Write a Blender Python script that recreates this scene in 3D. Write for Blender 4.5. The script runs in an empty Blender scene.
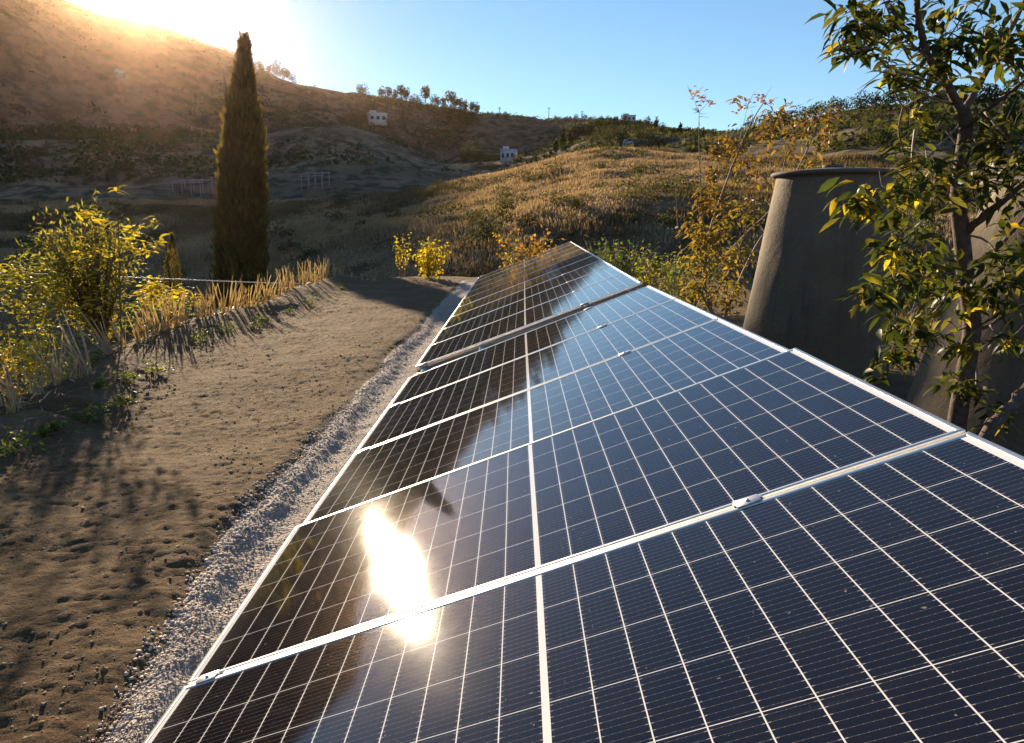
import bpy, math, random
import numpy as np
from mathutils import Vector, Matrix
rng = np.random.RandomState(7); random.seed(7)
sc = bpy.context.scene
COL = sc.collection
R_ = math.radians

# ------------------------------------------------------------ camera model
F = 721.11; CX = 457.82; CY = 415.22
W = np.array([[0.9965643474146187, 0.02100764847354244, -0.0801135454586966],
              [0.08282210731652859, -0.2527763923192703, 0.9639733367806287],
              [0, -0.9672966319550355, -0.25364783817025627]])
CAM = np.array([0, 0, 1.6])
def dr(x, y): return W @ np.array([(x-CX)/F, (y-CY)/F, 1.0])
def at(x, y, Y):
    d = dr(x, y); return CAM + d*Y/d[1]
def gz(x, y, z=0.0):
    d = dr(x, y); return CAM + d*(z-1.6)/d[2]
SUN = dr(134, 4); SUN = SUN/np.linalg.norm(SUN)
SUN_EL = math.asin(SUN[2]); SUN_AZ = math.atan2(SUN[0], SUN[1])

cam = bpy.data.cameras.new('camera'); co = bpy.data.objects.new('camera', cam); COL.objects.link(co)
M = Matrix(((W[0][0], -W[0][1], -W[0][2], 0), (W[1][0], -W[1][1], -W[1][2], 0), (W[2][0], -W[2][1], -W[2][2], 1.6), (0, 0, 0, 1)))
co.matrix_world = M
cam.sensor_fit = 'HORIZONTAL'; cam.sensor_width = 36; cam.lens = F*36/1024
cam.shift_x = (512-CX)/1024; cam.shift_y = -(371.5-CY)/1024
cam.clip_start = 0.05; cam.clip_end = 5000
sc.camera = co

# ------------------------------------------------------------ noise
def _hash(ix, iy, seed):
    h = (ix.astype(np.int64)*374761393 + iy.astype(np.int64)*668265263 + seed*1442695041) & 0xffffffff
    h = ((h ^ (h >> 13))*1274126177) & 0xffffffff
    return ((h ^ (h >> 16)) & 0xffff)/65535.0
def vn(x, y, seed=0):
    ix = np.floor(x); iy = np.floor(y); fx = x-ix; fy = y-iy
    fx = fx*fx*fx*(fx*(fx*6-15)+10); fy = fy*fy*fy*(fy*(fy*6-15)+10)
    a = _hash(ix, iy, seed); b = _hash(ix+1, iy, seed); c = _hash(ix, iy+1, seed); d = _hash(ix+1, iy+1, seed)
    return (a*(1-fx)+b*fx)*(1-fy)+(c*(1-fx)+d*fx)*fy - 0.5
def fbm(x, y, sc_=1.0, octv=4, seed=0, gain=0.5):
    r = 0; a = 1.0; x = np.asarray(x, float)/sc_; y = np.asarray(y, float)/sc_
    for o in range(octv):
        r = r + a*vn(x+17.3*o, y-9.1*o, seed+o); a *= gain; x = x*2.03; y = y*2.03
    return r

# ------------------------------------------------------------ object helpers
def mesh_np(name, V, faces, mat, parent=None, smooth=False, matidx=None, mats=None):
    """V (n,3); faces: list/array of polygons, or list of arrays of equal-size polygons"""
    V = np.asarray(V, dtype=np.float32)
    if isinstance(faces, np.ndarray): faces = [faces]
    groups = []
    if len(faces) and isinstance(faces[0], np.ndarray): groups = faces
    else:
        by = {}
        for f in faces: by.setdefault(len(f), []).append(f)
        groups = [np.array(v, dtype=np.int32) for v in by.values()]
    loops = np.concatenate([g.ravel() for g in groups]).astype(np.int32)
    sizes = np.concatenate([np.full(len(g), g.shape[1], np.int32) for g in groups])
    starts = np.concatenate([[0], np.cumsum(sizes)[:-1]]).astype(np.int32)
    me = bpy.data.meshes.new(name)
    me.vertices.add(len(V)); me.vertices.foreach_set('co', V.ravel())
    me.loops.add(len(loops)); me.loops.foreach_set('vertex_index', loops)
    me.polygons.add(len(sizes)); me.polygons.foreach_set('loop_start', starts)
    try: me.polygons.foreach_set('loop_total', sizes)
    except Exception: pass
    for m in (mats or [mat]): me.materials.append(m)
    if matidx is not None: me.polygons.foreach_set('material_index', np.asarray(matidx, np.int32))
    if smooth: me.polygons.foreach_set('use_smooth', np.ones(len(sizes), bool))
    me.update(calc_edges=True); me.validate()
    o = bpy.data.objects.new(name, me); COL.objects.link(o)
    if parent is not None: o.parent = parent
    return o
def tag(o, label=None, cat=None, group=None, kind=None):
    if label: o['label'] = label
    if cat: o['category'] = cat
    if group: o['group'] = group
    if kind: o['kind'] = kind
    return o
def thing(name, label, cat, loc=(0, 0, 0), rz=0.0, group=None):
    o = bpy.data.objects.new(name, None); COL.objects.link(o); o.empty_display_size = 0.1
    o.location = Vector([float(v) for v in loc]); o.rotation_euler = (0, 0, rz)
    return tag(o, label, cat, group)
def copy_tree(o, parent=None, **kw):
    c = o.copy(); COL.objects.link(c)
    if parent is not None: c.parent = parent
    for ch in [x for x in bpy.data.objects if x.parent == o]: copy_tree(ch, c)
    return c
class MB:
    def __init__(s): s.V = []; s.Fc = []; s.n = 0
    def add(s, V, Fc):
        V = np.asarray(V, float); s.V.append(V); s.Fc += [[i+s.n for i in f] for f in Fc]; s.n += len(V); return s
    def box(s, c, size, rot=None, bev=0.0):
        hx, hy, hz = [v/2 for v in size]; b = min(bev, hx*.9, hy*.9, hz*.9)
        if b <= 0:
            V = np.array([[x, y, z] for x in (-hx, hx) for y in (-hy, hy) for z in (-hz, hz)])
            Fc = [[0, 1, 3, 2], [4, 6, 7, 5], [0, 4, 5, 1], [2, 3, 7, 6], [0, 2, 6, 4], [1, 5, 7, 3]]
        else:
            ring = []
            for z, i in ((-hz, b), (-hz+b, 0), (hz-b, 0), (hz, b)):
                ring.append([[-hx+i, -hy+i, z], [hx-i, -hy+i, z], [hx-i, hy-i, z], [-hx+i, hy-i, z]])
            V = np.array(ring).reshape(-1, 3); Fc = [[3, 2, 1, 0], [12, 13, 14, 15]]
            for k in range(3):
                for j in range(4): Fc.append([4*k+j, 4*k+(j+1) % 4, 4*k+4+(j+1) % 4, 4*k+4+j])
        if rot is not None: V = V @ np.array(rot).T
        return s.add(V+np.array(c, float), Fc)
    def tube(s, pts, rad, n=6, cap=True):
        pts = np.array(pts, float); m = len(pts)
        rad = np.full(m, rad, float) if np.isscalar(rad) else np.array(rad, float)
        t = np.gradient(pts, axis=0); t /= np.linalg.norm(t, axis=1)[:, None]+1e-9
        a = np.array([0, 0, 1.0]) if abs(t[0][2]) < .9 else np.array([1.0, 0, 0])
        u = np.cross(t[0], a); u /= np.linalg.norm(u); V = []
        for i in range(m):
            u = u - t[i]*(u@t[i]); u /= np.linalg.norm(u)+1e-9; w = np.cross(t[i], u)
            for k in range(n):
                an = 2*math.pi*k/n; V.append(pts[i]+rad[i]*(math.cos(an)*u+math.sin(an)*w))
        Fc = [[i*n+k, i*n+(k+1) % n, (i+1)*n+(k+1) % n, (i+1)*n+k] for i in range(m-1) for k in range(n)]
        if cap: Fc += [list(range(n))[::-1], [(m-1)*n+k for k in range(n)]]
        return s.add(V, Fc)
    def build(s, name, mat, parent=None, smooth=False):
        return mesh_np(name, np.concatenate(s.V), s.Fc, mat, parent, smooth)

# ------------------------------------------------------------ materials
def newmat(name):
    m = bpy.data.materials.new(name); m.use_nodes = True; nt = m.node_tree
    for n in list(nt.nodes): nt.nodes.remove(n)
    out = nt.nodes.new('ShaderNodeOutputMaterial')
    return m, nt, out
def nd(nt, t, **kw):
    n = nt.nodes.new(t)
    for k, v in kw.items():
        if k.startswith('i_'):
            n.inputs[k[2:].replace('_', ' ')].default_value = v
        else: setattr(n, k, v)
    return n
def math_(nt, op, a, b=None, c=None, clamp=False):
    n = nt.nodes.new('ShaderNodeMath'); n.operation = op; n.use_clamp = clamp
    for i, v in enumerate((a, b, c)):
        if v is None: continue
        if isinstance(v, (int, float)): n.inputs[i].default_value = v
        else: nt.links.new(v, n.inputs[i])
    return n.outputs[0]
def coords(nt): return nd(nt, 'ShaderNodeTexCoord').outputs['Object']
def noise(nt, scale, detail=4, rough=.55, vec=None, dist=0):
    n = nd(nt, 'ShaderNodeTexNoise'); n.inputs['Scale'].default_value = scale; n.inputs['Detail'].default_value = detail
    n.inputs['Roughness'].default_value = rough; n.inputs['Distortion'].default_value = dist
    nt.links.new(vec if vec is not None else coords(nt), n.inputs['Vector']); return n.outputs['Fac']
def ramp(nt, fac, stops):
    n = nd(nt, 'ShaderNodeValToRGB'); nt.links.new(fac, n.inputs[0]); e = n.color_ramp.elements
    while len(e) < len(stops): e.new(0.5)
    for i, (p, c) in enumerate(stops):
        e[i].position = p; e[i].color = (*c, 1) if not isinstance(c, float) else (c, c, c, 1)
    return n.outputs[0]
def mixc(nt, fac, a, b, mode='MIX'):
    n = nd(nt, 'ShaderNodeMix', data_type='RGBA', blend_type=mode)
    for s, v in ((n.inputs[0], fac), (n.inputs[6], a), (n.inputs[7], b)):
        if isinstance(v, (int, float)): s.default_value = v
        elif isinstance(v, tuple): s.default_value = (*v, 1)
        else: nt.links.new(v, s)
    return n.outputs[2]
def bump(nt, h, strength=.5, dist=.01, nrm=None):
    b = nd(nt, 'ShaderNodeBump'); b.inputs['Strength'].default_value = strength; b.inputs['Distance'].default_value = dist
    nt.links.new(h, b.inputs['Height'])
    if nrm is not None: nt.links.new(nrm, b.inputs['Normal'])
    return b.outputs[0]
def pbsdf(nt, out, base, rough=.7, metal=0.0, nrm=None, spec=.5, **kw):
    p = nd(nt, 'ShaderNodeBsdfPrincipled')
    for k, v in (('Base Color', base), ('Roughness', rough), ('Metallic', metal), ('Specular IOR Level', spec)):
        if isinstance(v, tuple): p.inputs[k].default_value = (*v, 1)
        elif isinstance(v, (int, float)): p.inputs[k].default_value = v
        else: nt.links.new(v, p.inputs[k])
    if nrm is not None: nt.links.new(nrm, p.inputs['Normal'])
    for k, v in kw.items():
        k = k.replace('_', ' ')
        if isinstance(v, (int, float)): p.inputs[k].default_value = v
        else: nt.links.new(v, p.inputs[k])
    if out is not None: nt.links.new(p.outputs[0], out.inputs[0])
    return p
def simple(name, c1, c2, scale=8, rough=.7, metal=0.0, bs=.2, bd=.01, bscale=None, spec=.4):
    m, nt, out = newmat(name)
    n = noise(nt, scale); col = ramp(nt, n, [(.3, c1), (.7, c2)])
    pbsdf(nt, out, col, rough, metal, bump(nt, noise(nt, bscale or scale*4), bs, bd), spec); return m
def leafmat(name, cols, scale=3.0, transl=.5, rough=.45, spec=.35, hue=1.0, tb=.5):
    m, nt, out = newmat(name)
    g = nd(nt, 'ShaderNodeNewGeometry')
    r = g.outputs['Random Per Island']
    k = len(cols); col = ramp(nt, r, [((i+.5)/k, c) for i, c in enumerate(cols)])
    n = noise(nt, scale, 3); col = mixc(nt, .5, col, ramp(nt, n, [(.3, .55), (.7, 1.3)]), 'MULTIPLY')
    p = pbsdf(nt, None, col, rough, 0, None, spec)
    t = nd(nt, 'ShaderNodeBsdfTranslucent')
    tc = mixc(nt, 1.0, col, (1.12*hue, 1.1, tb), 'MULTIPLY'); nt.links.new(tc, t.inputs[0])
    mx = nd(nt, 'ShaderNodeMixShader'); mx.inputs[0].default_value = transl
    nt.links.new(p.outputs[0], mx.inputs[1]); nt.links.new(t.outputs[0], mx.inputs[2]); nt.links.new(mx.outputs[0], out.inputs[0])
    return m

# dirt pad / gravel: one ground sheet whose material mixes by place (the strip really is another material)
def mat_dirt():
    m, nt, out = newmat('dirt'); v = coords(nt)
    a = noise(nt, 1.3, 6, .6, v, .3); b = noise(nt, 22, 8, .7, v); c = noise(nt, 75, 5, .65, v)
    col = ramp(nt, a, [(.25, (.125, .072, .034)), (.5, (.19, .115, .056)), (.75, (.27, .18, .095))])
    col = mixc(nt, .6, col, ramp(nt, b, [(.3, .45), (.7, 1.45)]), 'MULTIPLY')
    col = mixc(nt, .45, col, ramp(nt, c, [(.35, .5), (.65, 1.4)]), 'MULTIPLY')
    vor = nd(nt, 'ShaderNodeTexVoronoi', feature='DISTANCE_TO_EDGE'); vor.inputs['Scale'].default_value = 5
    nt.links.new(mixc(nt, .12, v, nd(nt, 'ShaderNodeTexNoise', i_Scale=4.0).outputs['Color']), vor.inputs['Vector'])
    crack = ramp(nt, vor.outputs[0], [(0, .55), (.03, 1.0)])
    col = mixc(nt, .18, col, crack, 'MULTIPLY')
    n1 = bump(nt, b, .9, .035); n2 = bump(nt, c, 1.0, .018, n1)
    n3 = bump(nt, crack, .3, .006, n2)
    pbsdf(nt, out, col, .95, 0, n3, .15); return m
def mat_gravel():
    m, nt, out = newmat('gravel'); v = coords(nt)
    vor = nd(nt, 'ShaderNodeTexVoronoi'); vor.inputs['Scale'].default_value = 55; nt.links.new(v, vor.inputs['Vector'])
    vo2 = nd(nt, 'ShaderNodeTexVoronoi'); vo2.inputs['Scale'].default_value = 130; nt.links.new(v, vo2.inputs['Vector'])
    a = noise(nt, 3.0, 6, .6, v)
    col = ramp(nt, a, [(.3, (.46, .385, .325)), (.7, (.62, .53, .455))])
    col = mixc(nt, .7, col, ramp(nt, vor.outputs['Distance'], [(.0, 1.15), (.8, .5)]), 'MULTIPLY')
    h = math_(nt, 'ADD', vor.outputs['Distance'], math_(nt, 'MULTIPLY', vo2.outputs['Distance'], .4))
    inv = math_(nt, 'SUBTRACT', 1.0, h)
    pbsdf(nt, out, col, .9, 0, bump(nt, inv, 1.0, .02), .2); return m
M_dirt = mat_dirt(); M_gravel = mat_gravel()
M_stone = simple('stone', (.46, .385, .32), (.66, .565, .48), 30, .9, bs=.4, spec=.15)
M_clod = simple('clod', (.20, .14, .08), (.30, .22, .13), 9, .95, bs=.5, spec=.1)
def mat_hill(name, grass, dark, green, gscale):
    m, nt, out = newmat(name); v = coords(nt)
    a = noise(nt, .035, 6, .6, v, .4); b = noise(nt, gscale, 8, .7, v, .3); c = noise(nt, .11, 5, .6, v)
    col = mixc(nt, ramp(nt, a, [(.42, 0.0), (.6, 1.0)]), grass[0], grass[1])
    col = mixc(nt, ramp(nt, b, [(.47, 0.0), (.58, .9)]), col, dark)
    col = mixc(nt, ramp(nt, c, [(.56, 0.0), (.66, .75)]), col, green)
    col = mixc(nt, .5, col, ramp(nt, noise(nt, gscale*6, 5, .7, v), [(.3, .55), (.7, 1.4)]), 'MULTIPLY')
    h = noise(nt, gscale*2.2, 8, .7, v)
    pbsdf(nt, out, col, 1.0, 0, bump(nt, h, 1.0, .6), .05); return m
M_gold = mat_hill('dry_grass_slope', ((.34, .235, .13), (.25, .175, .10)), (.11, .076, .048), (.10, .085, .035), .35)
M_mount = mat_hill('mountain_scrub', ((.19, .11, .068), (.25, .155, .095)), (.045, .032, .022), (.035, .036, .018), .12)
M_spur = mat_hill('spur_grass', ((.19, .14, .085), (.26, .20, .125)), (.06, .05, .03), (.065, .065, .03), .22)
M_alu = simple('aluminium', (.80, .75, .67), (.90, .85, .77), 40, .34, .85, .05, .001)
M_steel = simple('galvanised_steel', (.42, .43, .44), (.58, .59, .60), 25, .45, .8, .1, .002)
M_white = simple('white_render', (.46, .45, .44), (.60, .59, .58), 1.5, .85)
M_perg = simple('weathered_white_pipe', (.22, .22, .21), (.30, .30, .28), 3, .7)
M_glassdark = simple('dark_window', (.02, .025, .03), (.04, .045, .05), 3, .12)
M_tile = simple('roof_tile', (.28, .12, .07), (.36, .17, .10), 2, .85)
M_wire = simple('white_tape', (.78, .76, .70), (.86, .84, .78), 20, .5)
M_bark = simple('bark', (.065, .042, .030), (.15, .10, .07), 22, .85, bs=.7, bd=.008, bscale=70)
M_twig = simple('twig_bark', (.16, .11, .08), (.30, .22, .16), 30, .7, bs=.3, bd=.003)
M_pole = simple('pole_wood', (.10, .08, .06), (.16, .13, .10), 10, .8)
M_cane = leafmat('dry_cane', [(.50, .34, .19), (.60, .44, .26), (.44, .26, .15), (.64, .50, .30)], 14, .25, .5, .3)
M_leafdark = leafmat('leaf_glossy', [(.045, .065, .018), (.07, .085, .022), (.10, .115, .028), (.05, .07, .02), (.13, .13, .03), (.19, .16, .045)], 8, .5, .45, .2)
M_leafyel = leafmat('leaf_yellow', [(.60, .47, .05), (.68, .54, .06), (.42, .38, .05), (.66, .44, .04)], 6, .55, .6, .12)
M_leafygr = leafmat('leaf_yellow_green', [(.32, .30, .05), (.46, .38, .06), (.20, .23, .04), (.58, .46, .09)], 6, .55, .6, .12)
M_leafrust = leafmat('leaf_rust', [(.27, .15, .055), (.33, .21, .07), (.20, .11, .045), (.27, .22, .06)], 6, .5)
M_leafrust2 = leafmat('leaf_russet', [(.42, .20, .05), (.50, .28, .07), (.36, .15, .04), (.50, .38, .07)], 6, .5, .6, .1)
M_leafpink = leafmat('leaf_pink', [(.45, .17, .13), (.50, .26, .18), (.36, .12, .08)], 6, .5)
M_leafgreen = leafmat('leaf_green', [(.12, .17, .03), (.19, .23, .04), (.09, .13, .03), (.28, .28, .05)], 6, .5, .6, .12)
M_cyp = leafmat('cypress_green', [(.12, .105, .036), (.16, .135, .046), (.085, .08, .03), (.21, .16, .055)], 1, .55, .7, .1, 1.15)
M_treefar = leafmat('far_tree_green', [(.05, .065, .028), (.075, .085, .032), (.035, .05, .022), (.10, .10, .04)], .4, .3, .8, .05)
M_treegrey = leafmat('far_tree_greygreen', [(.085, .09, .05), (.12, .115, .055), (.065, .07, .04), (.15, .13, .06)], .4, .35, .8, .05)
M_willow = leafmat('willow_yellow_green', [(.17, .16, .045), (.26, .22, .06), (.12, .12, .04), (.33, .26, .07)], 2, .75, .7, .1)
M_grass = leafmat('dry_grass', [(.38, .265, .15), (.44, .315, .185), (.30, .205, .12), (.50, .37, .225)], .25, .34, .8, .05, 1.05, .8)
M_weed = leafmat('brown_weeds', [(.19, .12, .075), (.26, .165, .10), (.15, .11, .07), (.22, .16, .09)], .25, .3, .8, .05)

# ------------------------------------------------------------ foliage generators
def unit(v): return v/(np.linalg.norm(v, axis=-1, keepdims=True)+1e-9)
def leaves(P, D, L, Wd, droop=.25, simple_=False):
    """P base points, D directions, arrays of length/width: returns V,F.  Each leaf folded along its midrib."""
    n = len(P); D = unit(D); up = np.tile([0, 0, 1.0], (n, 1)) + rng.randn(n, 3)*.45
    S = unit(np.cross(D, up)); N = unit(np.cross(S, D)); L = np.asarray(L)[:, None]; Wd = np.asarray(Wd)[:, None]
    if simple_:
        V = np.stack([P, P+D*L*.5+S*Wd*.5, P+D*L-N*L*droop, P+D*L*.5-S*Wd*.5], 1)
        Fq = np.arange(n)[:, None]*4+np.array([[0, 1, 2, 3]])
        return V.reshape(-1, 3), Fq
    q = D*L
    p1 = P+q*.12; pm1 = P+q*.38-N*L*droop*.10; pm2 = P+q*.68-N*L*droop*.42; tip = P+q*.97-N*L*droop
    l1 = pm1+S*Wd*.48+N*Wd*.14; r1 = pm1-S*Wd*.48+N*Wd*.14; l2 = pm2+S*Wd*.40+N*Wd*.12; r2 = pm2-S*Wd*.40+N*Wd*.12
    V = np.stack([P, pm1, pm2, tip, l1, l2, r1, r2], 1)
    b = np.arange(n)[:, None]*8
    quads = np.concatenate([b+np.array([[1, 4, 5, 2]]), b+np.array([[6, 1, 2, 7]])])
    tris = np.concatenate([b+np.array([[0, 4, 1]]), b+np.array([[0, 1, 6]]), b+np.array([[2, 5, 3]]), b+np.array([[7, 2, 3]])])
    return V.reshape(-1, 3), [quads.astype(np.int32), tris.astype(np.int32)]
def whorl(c, n, L, Wd, spread=.06, droopdir=-.3, droop=.3):
    P = np.array(c)+rng.randn(n, 3)*spread*.5
    D = rng.randn(n, 3); D[:, 2] = np.abs(D[:, 2])*.35+droopdir; D = unit(D)
    return P, D, L*(.65+.6*rng.rand(n)), Wd*(.7+.5*rng.rand(n))
def leafobj(name, clusters, mat, parent, droop=.25, simple_=False):
    P = np.concatenate([c[0] for c in clusters]); D = np.concatenate([c[1] for c in clusters])
    L = np.concatenate([c[2] for c in clusters]); Wd = np.concatenate([c[3] for c in clusters])
    V, Fc = leaves(P, D, L, Wd, droop, simple_)
    return mesh_np(name, V, Fc, mat, parent)
def crown_pts(n, rx, ry, rz, cz, lobes=7, seed=0, hollow=.45):
    r = np.random.RandomState(seed)
    lc = r.randn(lobes, 3); lc = lc/np.linalg.norm(lc, axis=1)[:, None]*r.uniform(.25, .62, (lobes, 1))
    lr = r.uniform(.28, .52, lobes)
    k = r.randint(0, lobes, n); d = r.randn(n, 3); d /= np.linalg.norm(d, axis=1)[:, None]
    rad = r.uniform(hollow, 1.0, n)**.6
    p = lc[k]+d*(lr[k]*rad)[:, None]
    return p*np.array([rx, ry, rz])+np.array([0, 0, cz]), d
def far_tree_meshes(h, w, kind, seed, nleaf=520, mat=M_treefar):
    """returns (trunk mesh, crown mesh) for a distant tree of height h, crown width w"""
    r = np.random.RandomState(seed); mb = MB()
    if kind == 'round': c0 = .16
    elif kind == 'tall': c0 = .30
    else: c0 = .06
    mb.tube([[0, 0, -.4], [r.randn()*.03*h, 0, h*.35], [r.randn()*.05*h, r.randn()*.04*h, h*.8]], [h*.028, h*.02, h*.006], 5)
    for k in range(5):
        a = r.uniform(0, 6.28); z0 = h*r.uniform(.25, .6)
        mb.tube([[0, 0, z0], [math.cos(a)*w*.2, math.sin(a)*w*.2, z0+h*.1], [math.cos(a)*w*.36, math.sin(a)*w*.36, z0+h*.2]], [h*.012, h*.008, h*.004], 4)
    cz = h*(c0+(1-c0)/2); p, d = crown_pts(nleaf, w*.62, w*.62, h*(1-c0)*.62, cz, 8 if kind != 'tall' else 10, seed)
    if kind == 'cone':
        t = np.clip((p[:, 2])/h, 0, 1); s = (1.15-t)*1.05; p[:, 0] *= s; p[:, 1] *= s
    L = h*.085*(.6+.8*r.rand(nleaf))
    D = unit(d+r.randn(nleaf, 3)*.6)
    V, Fq = leaves(p, D, L, L*.75, .2, True)
    return mb, V, Fq
def make_tree(name, label, cat, loc, h, w, kind, seed, mat, nleaf=520, group=None, bark=M_bark):
    t = thing(name, label, cat, loc, 0, group)
    mb, V, Fq = far_tree_meshes(h, w, kind, seed, nleaf, mat)
    mb.build('trunk', bark, t); mesh_np('crown', V, Fq.astype(np.int32), mat, t)
    return t

# ------------------------------------------------------------ terrain
def ctrl(lst):
    out = []
    for (px, py, d) in lst:
        v = dr(px, py); v = v/math.hypot(v[0], v[1]); out.append((math.degrees(math.atan2(v[0], v[1])), d, 1.6+v[2]*d))
    return out
K = []
K.append([(-180, 3, -4.5), (180, 3, -4.5)])
K.append([(-180, 30, -5), (-60, 32, -6), (-36, 42, -6.5), (-22, 40, -5.5), (-12, 32, -3.2), (-4, 28, -2.2), (8, 27, -2.2), (20, 24, -2.6), (34, 24, -2.4), (60, 28, -3), (180, 30, -5)])
K.append([(-180, 60, -4)]+ctrl([(-300, 262, 75), (0, 247, 74), (130, 244, 70), (230, 240, 66), (300, 236, 60), (400, 226, 54), (470, 218, 50), (530, 210, 48), (600, 196, 48), (700, 196, 46), (800, 205, 42), (1000, 215, 40), (1300, 220, 40)])+[(180, 60, -4)])
K.append([(-180, 120, 2)]+ctrl([(-300, 215, 128), (0, 209, 122), (100, 207, 116), (220, 207, 106), (270, 205, 100), (330, 201, 96), (400, 193, 90), (450, 182, 86), (500, 171, 86), (550, 158, 88), (600, 148, 90), (640, 148, 90), (700, 153, 88), (760, 162, 84), (850, 168, 78), (950, 172, 74), (1300, 178, 70)])+[(180, 120, 2)])
K.append([(-180, 160, -2)]+ctrl([(-300, 214, 155), (0, 206, 150), (100, 204, 146), (220, 203, 138), (270, 201, 132), (330, 199, 126), (400, 196, 122), (450, 190, 120), (500, 182, 125), (550, 172, 130), (600, 162, 132), (640, 160, 130), (700, 160, 120), (760, 160, 105), (850, 158, 95), (950, 160, 92), (1300, 165, 88)])+[(180, 160, -2)])
K.append([(-180, 260, 20)]+ctrl([(-300, 130, 250), (0, 140, 250), (150, 140, 250), (230, 137, 250), (265, 134, 250), (300, 128, 250), (350, 127, 250), (380, 135, 255), (400, 146, 255), (420, 158, 255), (440, 164, 255), (500, 161, 260), (560, 150, 280), (600, 140, 285), (660, 140, 240), (720, 142, 200), (780, 138, 170), (850, 128, 150), (950, 125, 140), (1300, 130, 130)])+[(180, 260, 20)])
K.append([(-180, 300, 24)]+ctrl([(-300, 118, 300), (0, 132, 320), (150, 138, 320), (230, 143, 320), (265, 145, 320), (300, 143, 320), (350, 141, 320), (380, 146, 320), (400, 154, 320), (420, 162, 320), (440, 166, 320), (500, 154, 330), (560, 146, 350), (600, 137, 350), (660, 139, 300), (720, 140, 250), (780, 134, 210), (850, 122, 180), (950, 118, 170), (1300, 124, 160)])+[(180, 300, 24)])
K.append([(-180, 500, 60), (-90, 480, 110)]+ctrl([(-300, -60, 460), (0, -45, 450), (60, 0, 450), (100, 17, 450), (130, 23, 455), (165, 29, 460), (190, 38, 470), (230, 56, 480), (265, 73, 490), (300, 84, 500), (350, 95, 520), (400, 102, 540), (450, 108, 560), (480, 114, 580), (540, 121, 620), (600, 122, 600), (640, 126, 560), (690, 136, 480), (740, 138, 380), (790, 126, 290), (830, 113, 250), (870, 105, 230), (920, 101, 220), (1024, 100, 200), (1300, 108, 200)])+[(90, 240, 30), (180, 500, 60)])
K.append([(a, d*1.15, z*.8-8) for (a, d, z) in K[-1]])
seg = [6, 40, 60, 24, 70, 16, 110, 10]
azs = np.concatenate([np.linspace(-180, -48, 60)[:-1], np.linspace(-48, 46, 780)[:-1], np.linspace(46, 180, 60)])
DK = np.array([np.interp(azs, [p[0] for p in k], [p[1] for p in k]) for k in K])
ZK = np.array([np.interp(azs, [p[0] for p in k], [p[2] for p in k]) for k in K])
def smooth_cols(A, w):
    kx = np.hanning(w+2)[1:-1]; kx /= kx.sum(); pad = np.pad(A, ((0, 0), (w//2, w//2)), 'edge')
    return np.array([np.convolve(r, kx, 'valid') for r in pad])
DK = smooth_cols(DK, 25); ZK = smooth_cols(ZK, 13)
rowsD = []; rowsZ = []; rowk = []
for k, n in enumerate(seg):
    for i in range(n + (1 if k == len(seg)-1 else 0)):
        s = i/n; S = .45*s+.55*(s*s*(3-2*s)); rowsD.append(DK[k]*(1-s)+DK[k+1]*s); rowsZ.append(ZK[k]*(1-S)+ZK[k+1]*S); rowk.append(k+s)
GD = np.array(rowsD); GZ = np.array(rowsZ); rowk = np.array(rowk)
AZ = np.radians(azs)[None, :]; GX = GD*np.sin(AZ); GY = GD*np.cos(AZ)
amp = np.interp(GD, [20, 60, 120, 250, 500, 900], [.5, 1.1, 1.6, 4.0, 7, 7])
damp = np.ones_like(rowk)
for kk in (3, 5, 7): damp = np.minimum(damp, .35+np.abs(rowk-kk)*1.3)
damp = np.clip(damp, .25, 1)[:, None]
GZ = GZ + amp*damp*(fbm(GX, GY, 42, 5, 3)) + .55*np.clip(amp, .5, 3)*damp*fbm(GX, GY, 9, 4, 11) - 1.5*amp*damp*np.clip(.12-np.abs(fbm(GX, GY, 75, 3, 29)), 0, 1)*2
nr, nc = GZ.shape
V = np.stack([GX, GY, GZ], -1).reshape(-1, 3)
ii, jj = np.meshgrid(np.arange(nr-1), np.arange(nc-1), indexing='ij')
a = (ii*nc+jj).ravel(); Fq = np.stack([a, a+1, a+nc+1, a+nc], 1).astype(np.int32)
mi = (rowk[ii.ravel()] >= 4.0).astype(int)+((rowk[ii.ravel()] >= 4.0) & (rowk[ii.ravel()] < 5.1))
hill = mesh_np('hills', V, Fq, None, smooth=True, matidx=mi, mats=[M_gold, M_mount, M_spur]); tag(hill, kind='structure')
# projected picture row of every grid vertex, used to find the spot of ground a distant thing stands on
def pjv(P):
    c = (P-CAM) @ W; return CX+F*c[..., 0]/c[..., 2], CY+F*c[..., 1]/c[..., 2]
fr = (azs > -47) & (azs < 45)
def on_hill(px, py, kmin=1.0):
    """first terrain point met when looking along the ray, beyond ridge kmin"""
    v = dr(px, py); azp = math.degrees(math.atan2(v[0], v[1])); j = int(np.argmin(np.abs(azs-azp)))
    slope = v[2]/math.hypot(v[0], v[1])
    s = (GZ[:, j]-1.6)/GD[:, j]; ok = np.where((s >= slope) & (rowk >= kmin))[0]
    if len(ok) == 0:
        cand = np.where(rowk >= kmin)[0]; i = cand[np.argmax(s[cand])]
    else: i = ok[0]
    return np.array([GX[i, j], GY[i, j], GZ[i, j]]), float(GD[i, j])

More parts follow.
